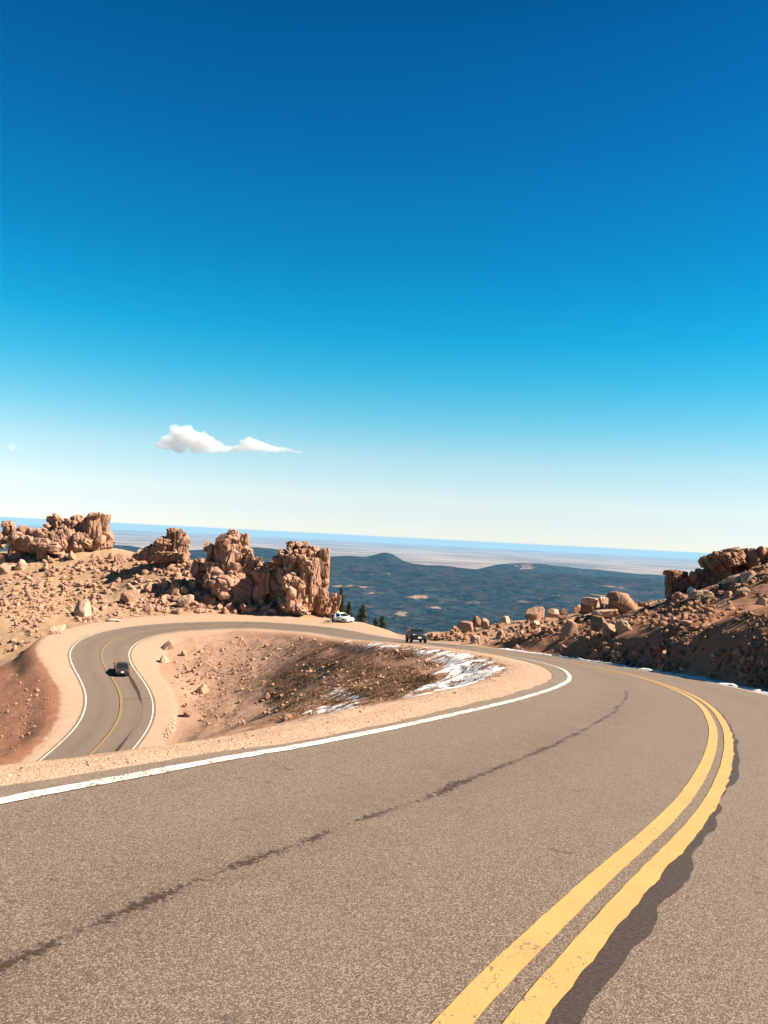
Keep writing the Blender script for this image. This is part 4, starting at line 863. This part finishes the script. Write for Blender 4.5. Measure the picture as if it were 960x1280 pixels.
# pale stones along the near lip of the gravel, finer grit on the shoulder, and the pale drain stones in the loop
shapes1 = [rock_shape(2200 + k, 1, 3, 6, 0.05, 0.0, (0.32, 0.48)) for k in range(8)]
it = []
s = rng.uniform(34, 70, 500); o_ = -lerp_s(SHL, s) + rng.normal(-0.02, 0.09, 500); P = at_road(s, o_); P[:, 2] = zg(P[:, 0], P[:, 1])
it += [(p, rng.uniform(.015, .045) if rng.random() < .95 else rng.uniform(.05, .08), .7) for p in P]
hp, ok = ground_hit(*np.array(sample_poly([(203, 925), (214, 897), (219, 899), (218, 912), (210, 926)], 170)).T); ok &= hp @ _F > 55
it += [(p, rng.uniform(.15, .42), .6) for p in hp[ok]]
scatter_mesh('pale_rubble', it, shapes2, M['granite_pale'], 0.12)
s = 34 + 38 * rng.random(5200) ** 1.3; f_ = rng.random(5200); o_ = -(wL(s) + lerp_s(EXL, s)) * (1 - f_) - (lerp_s(SHL, s) + 0.1) * f_ + 0.12 * rng.random(5200); P = at_road(s, o_)
zz, pp, _, _ = ground_full(P[:, 0], P[:, 1]); P[:, 2] = np.where(pp > 0, zz, P[:, 2] - 0.012)
scatter_mesh('grit', [(p, 0.006 + 0.022 * rng.random() ** 3, .8) for p in P], shapes1, M['granite_pale'], 0.1)
V, F = rock_shape(77, 3, 7, 3, 0.03, 0.02)
pt, _ = ground_hit([141], [777.5]); lg = mesh_from('stone_block', V * np.array([2.3, 0.6, 0.55]), F, M['pale_stone'], sharp=40); lg.location = tuple(pt[0] + np.array([0, 0, .2])); lg.rotation_euler = (0, 0, 0.1)
tag(lg, 'long pale stone block lying on the gravel at the outside of the lower bend', 'stone')

# ------------------------------------------------------------------ dry grass on the slope inside the loop, and the snow
tuft = []
def grass(polys, name):
    Vs, Fs, n0 = [], [], 0
    for poly, cnt, hh in polys:
        uv = sample_poly(poly, cnt); k = fbm2(uv[:, 0], uv[:, 1] * 2.5, 30, 3, 61) + rng.uniform(-.3, .5, cnt) > 0.02; uv = uv[k]
        P, ok = ground_hit(uv[:, 0], uv[:, 1]); _, past, _, _ = ground_full(P[:, 0], P[:, 1], False); P = P[ok & (past > 0.3)]
        for p in P:
            nb = 11; h = hh * rng.uniform(.5, 1.2) * min(1.0, max(.35, p[1] / 70)); a = rng.uniform(0, 6.28, nb); rr = 0.22 * h / .35 * np.sqrt(rng.random(nb)); base = p + np.stack([np.cos(a) * rr, np.sin(a) * rr, np.zeros(nb) - .03], 1)
            ln = rng.uniform(.6, 1, nb) * h; tip = base + np.stack([np.cos(a) * ln * .45 + rng.normal(0, .05, nb), np.sin(a) * ln * .45 + rng.normal(0, .05, nb), ln], 1)
            b = a + 1.57; wv = np.stack([np.cos(b), np.sin(b), np.zeros(nb)], 1) * 0.02
            Vs.append(np.stack([base - wv, base + wv, tip], 1).reshape(-1, 3)); Fs.append(np.arange(nb * 3).reshape(-1, 3) + n0); n0 += nb * 3
    o = mesh_from(name, np.vstack(Vs), np.vstack(Fs), M['grass'], smooth=False); tag(o, kind='stuff')
grass([([(400, 800), (500, 812), (560, 830), (520, 868), (400, 895), (340, 903), (330, 850)], 8000, .22), ([(260, 800), (400, 798), (420, 850), (330, 900), (250, 910), (240, 840)], 2200, .17), ([(500, 806), (620, 824), (640, 842), (540, 866), (500, 872)], 1500, .22)], 'dry_grass')

def snow_patch(poly, thr, sc, seed, res=0.12, lift=0.055, stretch=(1, 1), depth_max=400):
    W, ok = ground_hit(*np.array(poly, float).T); W = W[ok]
    x = np.arange(W[:, 0].min() - .6, W[:, 0].max() + .6, res); y = np.arange(W[:, 1].min() - .6, W[:, 1].max() + .6, res)
    X, Y = np.meshgrid(x, y); X, Y = X.ravel(), Y.ravel(); z, past, S, O = ground_full(X, Y)
    ins = in_poly(X, Y, [tuple(q[:2]) for q in W]); dist = np.full(len(X), 9.0)
    for i in range(len(W)):
        a, b = W[i, :2], W[(i + 1) % len(W), :2]; ab = b - a; t = np.clip(((X - a[0]) * ab[0] + (Y - a[1]) * ab[1]) / (ab @ ab + 1e-9), 0, 1)
        dist = np.minimum(dist, np.hypot(X - a[0] - t * ab[0], Y - a[1] - t * ab[1]))
    sd = np.where(ins, dist, -dist)
    m = np.clip(sd / 1.2, -1, 1) * .5 + 1.0 * fbm2(X * stretch[0], Y * stretch[1], sc, 4, seed, .6) - thr
    m = m - 1.2 * (1 - sstep(0.1, 0.8, past)); m = np.where(past < 0.25, -1, m)
    zz = z + np.clip(m, -.6, .6) * lift * 1.3
    nx, ny = len(x), len(y); i = (np.arange(ny - 1)[:, None] * nx + np.arange(nx - 1)[None]).ravel(); F = np.stack([i, i + 1, i + nx + 1, i + nx], 1)
    keep = (m[F] > -0.05).any(1); F = F[keep]; used = np.unique(F); mp = np.full(len(X), -1); mp[used] = np.arange(len(used))
    return np.column_stack([X, Y, zz])[used], mp[F]
snow_parts = [
 snow_patch([(500, 880), (535, 872), (600, 858), (640, 846), (647, 832), (618, 823), (560, 813), (500, 806.5), (430, 801), (430, 803), (500, 813), (548, 824), (556, 838), (540, 850), (510, 866)], 0.24, 0.45, 71, stretch=(.45, 1.0)),
 snow_patch([(375, 892), (400, 868), (430, 856), (470, 858), (450, 880), (500, 872), (490, 885), (430, 897)], 0.52, 0.6, 72, stretch=(.45, 1.0)),
 snow_patch([(345, 908), (420, 893), (500, 877), (500, 886), (420, 899), (345, 914)], 0.16, 0.7, 76),
 snow_patch([(870, 850), (890, 828), (930, 815), (962, 812), (962, 838), (930, 835), (905, 850)], 0.58, 1.2, 73),
 snow_patch([(735, 832), (780, 818), (786, 815), (770, 832)], 0.5, 1.0, 74), snow_patch([(830, 842), (850, 825), (862, 818), (850, 843)], 0.42, 0.8, 75)]
Vs, Fs, n0 = [], [], 0
for V, F in snow_parts: Vs.append(V); Fs.append(F + n0); n0 += len(V)
# the ploughed rim along the outer edge of the road
s = np.arange(43, 112, 0.2); nn = 7; t = np.linspace(0, 1, nn); wid = 0.62 + 0.30 * fbm2(s, s * 0, 3, 3, 81); wid = np.where((s > 88) & (s < 99), .3 + .3 * fbm2(s, s * 0, 2, 3, 82), wid)
OO = (wR(s) + 0.27)[:, None] + t[None] * wid[:, None].clip(.05); P = at_road(np.repeat(s[:, None], nn, 1), OO, 0.0)
zz, pp, _, _ = ground_full(P[..., 0].ravel(), P[..., 1].ravel()); zz = zz.reshape(P.shape[:2])
hgt = (0.11 + 0.07 * fbm2(np.repeat(s, nn), np.tile(t, len(s)) * 2, 0.8, 3, 83).reshape(P.shape[:2])) * np.sin(np.pi * t)[None] ** .7
P[..., 2] = np.maximum(np.where(pp.reshape(P.shape[:2]) < 0, P[..., 2] - .01, zz), zz) + hgt - .01
i = np.arange(len(s) - 1)[:, None] * nn + np.arange(nn - 1)[None]
Vs.append(P.reshape(-1, 3)); Fs.append(np.stack([i, i + 1, i + nn + 1, i + nn], -1).reshape(-1, 4) + n0)
snow = mesh_from('snow', np.vstack(Vs), np.vstack(Fs), M['snow']); tag(snow, kind='stuff')

# ------------------------------------------------------------------ conifers
def conifer(u, vt, vb, wpx, label, seed, d=148):
    r_ = np.random.default_rng(seed); top = unp(u, vt, d); xy = top[:2]; zb = float(zg(xy[0], xy[1])); h = top[2] - zb; w = 2.0 * wpx * d / FPX
    root = empty('conifer_tree', (xy[0], xy[1], zb)); tag(root, label, 'tree', 'conifers at the rim of the turnout')
    n = 8; a = np.linspace(0, 2 * np.pi, n, endpoint=False); lv = np.linspace(0, 1, 9)
    V = np.concatenate([np.stack([np.cos(a) * (0.02 * h * (1 - t) + .012) + .02 * h * math.sin(5 * t + seed) * t, np.sin(a) * (0.02 * h * (1 - t) + .012), np.full(n, -0.3 + t * (h + .25))], 1) for t in lv])
    F = [(i * n + k, i * n + (k + 1) % n, (i + 1) * n + (k + 1) % n, (i + 1) * n + k) for i in range(8) for k in range(n)]
    mesh_from('trunk', V, F, M['bark'], root)
    T = []
    nl = int(18 + h * 2.2)
    vis = max(0.35, (vb - vt) * d / FPX / h)                       # the part of the tree that spreads to that width
    for L in range(nl):
        t = (L + r_.uniform(0, .6)) / nl; z = h * (0.06 + 0.94 * t)
        rad_ = (w / 2) * (1 - t) ** 0.8 / max((1 - (1 - vis)) ** 0.8, .3) * r_.uniform(.75, 1.1) + 0.03 * h * (1 - t)
        rad_ = min(rad_, w * .62) + .05
        for b in range(int(7 + 4 * (1 - t))):
            an = r_.uniform(0, 6.28); ln = rad_ * r_.uniform(.55, 1.1)
            for k in range(int(5 + 11 * (1 - t))):
                f = r_.uniform(.15, 1); c = np.array([math.cos(an) * ln * f, math.sin(an) * ln * f, z - 0.32 * ln * f + 0.10 * ln * f * f]) + r_.normal(0, .05 * ln + .02, 3)
                s_ = (0.30 + .20 * (1 - f)) * r_.uniform(.6, 1.3) * (0.35 + .05 * h)
                q = r_.normal(size=(3, 3)); q[:, 2] *= .5; q /= np.linalg.norm(q, axis=1)[:, None]; T.append(c + q * s_)
    T = np.array(T).reshape(-1, 3); mesh_from('crown', T, np.arange(len(T)).reshape(-1, 3), M['needles'], root, smooth=False)
conifer(427, 734, 772, 8, 'tallest, thinnest dark conifer, rising close beside the short stubby pillar', 1, 152)
conifer(436.5, 752, 777, 11, 'dark conifer partly hidden by the hood of the white car', 2, 150)
conifer(453.5, 755, 780, 16, 'broadest dark conifer, standing alone just right of the white car', 3, 149)
conifer(470, 773, 783, 6, 'smallest conifer, only its tip showing over the turnout rim', 4, 146)
conifer(478, 770, 787, 10, 'short conifer right of the smallest one, nearest the black car', 5, 143)

# ------------------------------------------------------------------ vehicles
def glossy(name, c, rough=0.25, metal=0.0, coat=0.6):
    q = N(name, rough, 0.5); v = q.obj(); n = q.noise(v, 3, 3)
    q.col(q.mix(n, tuple(x * .88 for x in c), c)); q.b.inputs['Metallic'].default_value = metal; q.b.inputs['Coat Weight'].default_value = coat; q.b.inputs['Coat Roughness'].default_value = 0.08
    q.put(q.b.inputs['Roughness'], q.rng(q.noise(v, 8, 3), .3, .7, rough * .8, rough * 1.5)); return q.m
M['tyre'] = plain('tyre_rubber', (0.018, 0.017, 0.016), 0.9); M['rim'] = plain('wheel_alloy', (0.45, 0.45, 0.46), 0.35, 0.9)
M['glass'] = glossy('car_glass', (0.012, 0.014, 0.016), 0.06, 0, 0.3); M['lamp'] = glossy('lamp_glass', (0.75, 0.74, 0.70), 0.12, 0.3); M['tail'] = glossy('tail_lamp', (0.45, 0.02, 0.015), 0.2)
M['chrome'] = plain('chrome_trim', (0.72, 0.71, 0.70), 0.15, 1.0); M['trim'] = plain('black_trim', (0.02, 0.02, 0.02), 0.6); M['plate'] = plain('number_plate', (0.75, 0.74, 0.72), 0.5)
M['paint_black'] = glossy('black_paint', (0.012, 0.010, 0.010), 0.4, 0, 0.25); M['paint_white'] = glossy('white_paint_car', (0.78, 0.77, 0.75), 0.3); M['paint_grey'] = glossy('dark_grey_paint', (0.022, 0.021, 0.022), 0.3, 0.0)

def car(name, label, loc, heading, paint, L, W, H, kind, slope=(0, 0), grp=None, rails=False, cat='car'):
    root = empty(name, loc); tag(root, label, cat, grp)
    root.rotation_mode = 'XYZ'
    fx_, fy_ = math.cos(heading), math.sin(heading)
    nrm = Vector((-slope[0], -slope[1], 1)).normalized(); fwd = Vector((fx_, fy_, 0)); fwd = (fwd - nrm * fwd.dot(nrm)).normalized(); lft = nrm.cross(fwd)
    root.rotation_euler = Matrix(((fwd.x, lft.x, nrm.x), (fwd.y, lft.y, nrm.y), (fwd.z, lft.z, nrm.z))).to_euler()
    hl = L / 2; hw = W / 2; tall = kind == 'tall'
    belt = 1.05 if tall else 0.92; hood = 1.02 if tall else 0.84; sill = 0.28 if tall else 0.2
    st = [(hl, sill + .22, hood - .22, .80), (hl - .06, sill + .08, hood - .10, .90), (hl - .30, sill + .02, hood - .03, .975), (hl - .75, sill, hood + .02, 1.0), (hl * .42, sill, hood + .08, 1.0), (hl * .36, sill, belt, 1.0),
          (0, sill, belt + .01, 1.0), (-hl * .5, sill, belt + .03, 1.0)]
    st += [(-hl + .45, sill + .02, belt + .04, .985), (-hl + .12, sill + .08, belt + .02, .95), (-hl, sill + .2, belt - .08, .88)] if tall else [(-hl + .9, sill, belt + .02, .99), (-hl + .4, sill + .04, belt - .0, .96), (-hl + .08, sill + .12, belt - .05, .9), (-hl, sill + .25, belt - .16, .82)]
    ring = [(0, 0), (.72, 0), (.93, .10), (1.0, .42), (.975, .74), (.90, .95), (.74, 1.0), (0, 1.015)]
    ring = ring + [(-a, b) for a, b in ring[-2:0:-1]]
    V = [(x, a * f * hw, z0 + (z1 - z0) * b) for x, z0, z1, f in st for a, b in ring]; n = len(ring)
    F = [(i * n + k, i * n + (k + 1) % n, (i + 1) * n + (k + 1) % n, (i + 1) * n + k) for i in range(len(st) - 1) for k in range(n)] + [tuple(range(n))[::-1], tuple(range((len(st) - 1) * n, len(st) * n))]
    body = mesh_from('body', V, F, paint, root, sharp=42)
    # greenhouse
    xb = [hl * .40, hl * .40 - (.62 if tall else .72), -hl + (.62 if tall else 1.15), -hl + (.10 if tall else .55)]
    rb, rt = hw * .90, hw * (.74 if tall else .68); zb_ = belt - .03
    prof = [(xb[0], zb_), (xb[1], H - .04), ((xb[1] + xb[2]) / 2, H), (xb[2], H - .05), (xb[3], zb_)]
    def hwz(z): return rb + (rt - rb) * (z - zb_) / (H - zb_)
    V = [(x, sgn * hwz(z), z) for x, z in prof for sgn in (1, -1)]
    V += [(x, 0, z + (.035 if z > zb_ + .1 else 0)) for x, z in prof]
    F = [(0, 10, 11, 2), (10, 1, 3, 11), (2, 11, 12, 4), (11, 3, 5, 12), (4, 12, 13, 6), (12, 5, 7, 13), (6, 13, 14, 8), (13, 7, 9, 14), (0, 2, 4, 6, 8), (9, 7, 5, 3, 1)]
    mesh_from('roof', V, F, paint, root, sharp=30)
    def pane(nm, pts, off):
        P = [Vector(p) for p in pts]; c = sum(P, Vector()) / len(P); o_ = Vector(off)
        mesh_from(nm, [p + o_ for p in P] + [p + o_ * .2 for p in P], [tuple(range(len(P)))] + [(i, (i + 1) % len(P), (i + 1) % len(P) + len(P), i + len(P)) for i in range(len(P))], M['glass'], root, smooth=False)
    def on(i, j, t, y): (x1, z1), (x2, z2) = prof[i], prof[j]; x = x1 + (x2 - x1) * t; z = z1 + (z2 - z1) * t; return (x, y * hwz(z), z)
    pane('windscreen', [on(0, 1, .08, .92), on(0, 1, .93, .9), on(0, 1, .93, -.9), on(0, 1, .08, -.92)], (.02, 0, .015))
    pane('rear_window', [on(3, 4, .1, .88), on(3, 4, .8 if not tall else .72, .9), on(3, 4, .8 if not tall else .72, -.9), on(3, 4, .1, -.88)], (-.02, 0, .012))
    for sg in (1, -1):
        def sd(x, z): return (x, sg * hwz(z), z)
        zl, zh = zb_ + .07, H - .11; k1 = (zh - zb_) / (H - .04 - zb_); xm = (xb[1] + xb[2]) / 2 + .1
        fx1 = xb[0] + (xb[1] - xb[0]) * .1 - .08; fx2 = xb[0] + (xb[1] - xb[0]) * k1 - .05; rx1 = xb[3] + (xb[2] - xb[3]) * .1 + .1; rx2 = xb[3] + (xb[2] - xb[3]) * k1 + .08
        pane('side_window', [sd(fx1, zl), sd(fx2, zh), sd(xm + .05, zh), sd(xm + .05, zl)], (0, sg * .014, .004)); pane('side_window', [sd(xm - .05, zl), sd(xm - .05, zh), sd(rx2, zh), sd(rx1, zl)], (0, sg * .014, .004))
    def bx(nm, cx, cy, cz, sx, sy, sz, mat, bev=.02):
        b = bmesh.new(); bmesh.ops.create_cube(b, size=1); 
        for v in b.verts: v.co = (cx + v.co.x * sx, cy + v.co.y * sy, cz + v.co.z * sz)
        bmesh.ops.bevel(b, geom=b.edges[:], offset=min(bev, .3 * min(sx, sy, sz)), segments=2, affect='EDGES'); me = bpy.data.meshes.new(nm); b.to_mesh(me); b.free(); me.materials.append(mat)
        o = bpy.data.objects.new(nm, me); C.objects.link(o); o.parent = root; return o
    for sg in (1, -1):
        bx('headlight', hl - .10, sg * hw * .66, hood - .20, .16, hw * .42, .14, M['lamp']); bx('tail_light', -hl + .07, sg * hw * .72, belt - .16, .12, hw * .34, .18 if not tall else .34, M['tail'])
        bx('mirror', hl * .33, sg * (hw + .10), belt + .06, .12, .20, .14, paint, .04)
        bx('door_handle', -.05, sg * (hw * .995), belt - .14, .18, .03, .035, M['chrome'], .01); bx('door_handle', -1.0, sg * (hw * .995), belt - .13, .18, .03, .035, M['chrome'], .01)
    bx('grille', hl - .02, 0, hood - .26, .07, hw * .72, .17, M['trim']); bx('grille_bar', hl + .02, 0, hood - .20, .03, hw * .86, .045, M['chrome'], .01)
    bx('front_bumper', hl - .05, 0, sill + .20, .18, hw * 1.62, .16, M['trim'] if tall else paint, .05); bx('number_plate', hl + .05, 0, sill + .27, .02, .32, .16, M['plate'], .005)
    bx('rear_bumper', -hl + .05, 0, sill + .24, .16, hw * 1.66, .2, paint, .05); bx('number_plate', -hl - .035, 0, sill + .42, .02, .32, .16, M['plate'], .005)
    if rails:
        for sg in (1, -1): bx('roof_rail', (xb[1] + xb[2]) / 2, sg * rt * .92, H + .03, (xb[1] - xb[2]) * .85, .04, .05, M['chrome'], .012)
    R_ = .37 if tall else .32
    for x in (hl * .62, -hl * .60):
        for sg in (1, -1):
            n = 24; a = np.linspace(0, 2 * np.pi, n, endpoint=False); tw = .22; pr = [(R_ * .66, -tw / 2), (R_ * .93, -tw / 2), (R_, -tw * .32), (R_, tw * .32), (R_ * .93, tw / 2), (R_ * .66, tw / 2)]
            V = [(math.cos(t) * r0, sg * (hw - .07) + y, R_ + math.sin(t) * r0) for t in a for r0, y in pr]; m = len(pr)
            w_ = empty('wheel', (x, 0, 0)); w_.parent = root
            mesh_from('tyre', V, [(i * m + k, i * m + k + 1, ((i + 1) % n) * m + k + 1, ((i + 1) % n) * m + k) for i in range(n) for k in range(m - 1)], M['tyre'], w_, sharp=40)
            V = [(math.cos(t) * R_ * f, sg * (hw - .07 + q), R_ + math.sin(t) * R_ * f) for t in a for f, q in ((.67, .095), (.60, .085), (.5 if True else 0, .06), (.12, .08))] + [(0, sg * (hw + .02), R_)]
            F = [(i * 4 + k, i * 4 + k + 1, ((i + 1) % n) * 4 + k + 1, ((i + 1) % n) * 4 + k) for i in range(n) for k in range(3) if not (k == 1 and i % 5 == 0)] + [(i * 4 + 3, ((i + 1) % n) * 4 + 3, n * 4) for i in range(n)]
            mesh_from('rim', V, F, M['rim'], w_)
            # dark wheel arch, a raised lip on the body side
            V = [(x + math.cos(t) * rr2, sg * (hw * f2), R_ + .02 + math.sin(t) * rr2) for t in np.linspace(-.25, math.pi + .25, 16) for rr2, f2 in ((R_ + .03, .985), (R_ + .06, 1.012), (R_ + .12, 1.012), (R_ + .13, .99))]
            mesh_from('wheel_arch', V, [(i * 4 + k, i * 4 + k + 1, (i + 1) * 4 + k + 1, (i + 1) * 4 + k) for i in range(15) for k in range(3)], M['trim'] if tall else paint, root, sharp=50)
    return root
def road_slope(s):
    t = RT[int(s / .25)]; n = RN[int(s / .25)]; g = RG[int(s / .25)]; b = RD[int(s / .25), 3]; return (t[0] * g + n[0] * b, t[1] * g + n[1] * b)
def road_heading(s, up=True):
    t = RT[int(s / .25)]; return math.atan2(-t[1], -t[0]) if up else math.atan2(t[1], t[0])
p = at_road(np.array([124.0]), np.array([0.1]))[0]
car('black_car', 'black off-road car with a chrome grille bar, coming round the bend beside the rocky bank', tuple(p + np.array([0, 0, .01])), road_heading(124.0) - 0.16, M['paint_black'], 3.7, 1.62, 1.48, 'tall', road_slope(124.0), rails=True)
p = at_road(np.array([218.0]), np.array([-1.4]))[0]
car('dark_car', 'dark grey car with a black roof, alone on the lower bend beside the yellow line', tuple(p + np.array([0, 0, .01])), road_heading(218.0) - 0.13, M['paint_grey'], 3.75, 1.6, 1.38, 'low', road_slope(218.0))
pw, _ = ground_hit([427.0], [777.5]); pw = pw[0]; vd = math.atan2(-pw[1], -pw[0])
e_ = 0.6; gxx = float(zg(np.array([pw[0] + e_]), np.array([pw[1]]))[0] - zg(np.array([pw[0] - e_]), np.array([pw[1]]))[0]) / (2 * e_); gyy = float(zg(np.array([pw[0]]), np.array([pw[1] + e_]))[0] - zg(np.array([pw[0]]), np.array([pw[1] - e_]))[0]) / (2 * e_)
car('white_car', 'white car parked on the gravel turnout in front of the broadest rock tower', (pw[0], pw[1], pw[2] + .02), vd + math.radians(42), M['paint_white'], 4.4, 1.8, 1.46, 'low', (gxx, gyy))

# ------------------------------------------------------------------ people beside the white car
M['skin'] = plain('skin', (0.45, 0.27, 0.19), 0.6); M['hair'] = plain('hair', (0.03, 0.02, 0.015), 0.8)
def cloth(name, c): return plain(name, c, 0.9, 0, .2, .12, 12)
def person(label, loc, face, h, shirt, trousers, armpose):
    """one continuous figure grown over a skeleton; hair is its own piece"""
    k = h / 1.75; a = armpose
    J = dict(pelvis=(0, 0, .95), waist=(0, 0, 1.08), chest=(.01, 0, 1.30), neck=(.0, 0, 1.48), head0=(.015, 0, 1.56), head=(.025, 0, 1.66), crown=(.015, 0, 1.72))
    Rr = dict(pelvis=.15, waist=.13, chest=.155, neck=.058, head0=.075, head=.095, crown=.07)
    E_l = [('pelvis', 'waist'), ('waist', 'chest'), ('chest', 'neck'), ('neck', 'head0'), ('head0', 'head'), ('head', 'crown')]
    for s_, q in (('l', 1), ('r', -1)):
        J.update({'hip' + s_: (0, q * .10, .90), 'knee' + s_: (.03 + .02 * q, q * .115, .50), 'ankle' + s_: (-.01 + .04 * q, q * .125, .09), 'toe' + s_: (.15 + .04 * q, q * .14, .035), 'sh' + s_: (0, q * .19, 1.41)})
        el_, ha = a[s_]; J.update({'el' + s_: (el_[0], q * el_[1], el_[2]), 'wr' + s_: (ha[0], q * ha[1], ha[2])})
        d_ = np.array(J['wr' + s_]) - np.array(J['el' + s_]); d_ = d_ / np.linalg.norm(d_); J['hand' + s_] = tuple(np.array(J['wr' + s_]) + d_ * .13)
        Rr.update({'hip' + s_: .095, 'knee' + s_: .062, 'ankle' + s_: .045, 'toe' + s_: .035, 'sh' + s_: .065, 'el' + s_: .045, 'wr' + s_: .032, 'hand' + s_: .028})
        E_l += [('pelvis', 'hip' + s_), ('hip' + s_, 'knee' + s_), ('knee' + s_, 'ankle' + s_), ('ankle' + s_, 'toe' + s_), ('chest', 'sh' + s_), ('sh' + s_, 'el' + s_), ('el' + s_, 'wr' + s_), ('wr' + s_, 'hand' + s_)]
    nm = list(J); me = bpy.data.meshes.new('person'); me.from_pydata([tuple(x * k for x in J[n]) for n in nm], [(nm.index(x), nm.index(y)) for x, y in E_l], [])
    o = bpy.data.objects.new('person', me); C.objects.link(o)
    md_ = o.modifiers.new('skin', 'SKIN'); o.modifiers.new('sub', 'SUBSURF').levels = 2
    sv = me.skin_vertices[0].data
    for i, n in enumerate(nm): sv[i].radius = (Rr[n] * k, Rr[n] * k * (1.25 if n in ('chest', 'pelvis', 'waist') else 1)); sv[i].use_root = n == 'pelvis'
    dg = bpy.context.evaluated_depsgraph_get(); ev = bpy.data.meshes.new_from_object(o.evaluated_get(dg)); o.modifiers.clear(); o.data = ev; ev.name = 'person'
    ev.materials.clear()
    for m_ in (M['skin'], shirt, trousers, M['trim']): ev.materials.append(m_)
    for pl in ev.polygons:
        c = pl.center / k; hand = any((Vector(J['hand' + s_]) - c).length < .11 for s_ in 'lr')
        pl.material_index = 0 if (c.z > 1.47 or hand) else 3 if c.z < .10 else 2 if (c.z < .98 and abs(c.y) < .24 and not any((Vector(J['wr' + s_]) - c).length < .12 for s_ in 'lr')) else 1
        pl.use_smooth = True
    o.location = loc; o.rotation_euler = (0, 0, face); tag(o, label, 'person', 'people beside the white car')
    V, F = ico(3); V = V * np.array([.108, .098, .105]) * k; keep = (V[F].mean(1)[:, 2] > -.01 * k) | (V[F].mean(1)[:, 0] < -.035 * k); hair = mesh_from('hair', V + np.array([.008, 0, 1.675]) * k, F[keep], M['hair'], o)
    return o
down = ((.02, .25, 1.13), (.09, .26, .90)); bent = ((.0, .27, 1.14), (.22, .16, 1.10))
def pplace(u, v):
    q, _ = ground_hit([u], [v]); return tuple(q[0])
person('person in a dark top and white trousers, leftmost of the people by the white car', pplace(412.6, 779.4), vd + .6, 1.62, cloth('dark_jersey', (.03, .028, .03)), cloth('white_trousers', (.75, .72, .68)), {'l': down, 'r': bent})
person('person all in dark clothing, standing between two others by the white car', pplace(415.4, 779.4), vd - 1.2, 1.70, cloth('dark_jacket', (.02, .018, .02)), cloth('dark_trousers', (.025, .02, .02)), {'l': bent, 'r': down})
person('person in a pale pink top standing right against the side of the white car', pplace(418.2, 779.0), vd + 1.6, 1.72, cloth('pink_shirt', (.72, .50, .46)), cloth('grey_trousers', (.10, .085, .08)), {'l': down, 'r': down})

# ------------------------------------------------------------------ clouds: bodies of mist well above the air near the ground
def cloud(name, label, lobes, D, dens, seed, vox, wide=1.7):
    Vs, Fs, n0 = [], [], 0; V0, F0 = ico(3)
    for u, v, r in lobes:
        R_ = r * D / FPX; Vs.append(V0 * np.array([R_ * (wide if r < 7 else 1.2), R_ * 1.4, R_ * (.8 if r < 7 else .9)]) + unp(u, v, D + (seed * u) % 7 / 7 * 600)); Fs.append(F0 + n0); n0 += len(V0)
    o = mesh_from(name, np.vstack(Vs), np.vstack(Fs), None)
    r_ = o.modifiers.new('r', 'REMESH'); r_.mode = 'VOXEL'; r_.voxel_size = vox
    dg = bpy.context.evaluated_depsgraph_get(); me = bpy.data.meshes.new_from_object(o.evaluated_get(dg)); o.modifiers.clear(); o.data = me
    n = len(me.vertices); co = np.empty(n * 3, np.float32); me.vertices.foreach_get('co', co); co = co.reshape(-1, 3).astype(float); no = np.empty(n * 3, np.float32); me.vertices.foreach_get('normal', no); no = no.reshape(-1, 3)
    zc = np.interp(co[:, 0], np.array([unp(u, v, D)[0] for u, v, r in lobes]), np.array([unp(u, v, D)[2] for u, v, r in lobes])) if len(lobes) < 8 else None
    th = np.clip((co[:, 2] - co[:, 2].min()) / (np.ptp(co[:, 2]) + 1), 0.15, 1)[:, None]
    co = co + no * (fbm3(co, 420, 6, seed, .62)[:, None] * 330 + np.abs(fbm3(co, 200, 3, seed + 3))[:, None] * 90 + 15) * (.35 + .65 * th)
    ctr = co.mean(0); me.vertices.foreach_set('co', (co - ctr).astype(np.float32).ravel()); me.update(); o.location = ctr
    m = bpy.data.materials.new('cloud'); m.use_nodes = True; t = m.node_tree; t.nodes.clear(); out = t.nodes.new('ShaderNodeOutputMaterial'); pv = t.nodes.new('ShaderNodeVolumePrincipled')
    pv.inputs['Color'].default_value = (.80, .80, .82, 1); pv.inputs['Density'].default_value = dens; pv.inputs['Anisotropy'].default_value = 0.0; t.links.new(pv.outputs[0], out.inputs['Volume'])
    me.materials.clear(); me.materials.append(m); tag(o, label, 'cloud'); return o
cloud('cloud', 'small white cloud with a trailing tail, alone in the sky above the square-topped tower', [(221, 540, 8), (232, 545, 12), (246, 549, 12), (259, 552, 9), (271, 556, 7), (212, 553, 9), (203, 557, 6), (225, 558, 9), (245, 559, 8), (262, 561, 6), (278, 560, 6), (290, 561, 5.5), (302, 560, 6), (311, 556, 8), (320, 557, 8), (332, 560, 6), (341, 562, 5), (349, 562, 4), (356, 562.5, 3.4), (363, 563, 3), (369, 564, 2.6), (375, 565.5, 2.2)], 40000, 0.0017, 5, 60)
cloud('cloud', 'faint wisp of cloud at the left rim of the sky', [(-12, 558, 2.2), (2, 558.5, 2.0), (14, 559, 1.8), (26, 561, 1.6), (36, 564, 1.4)], 40000, 0.0006, 9, 40)
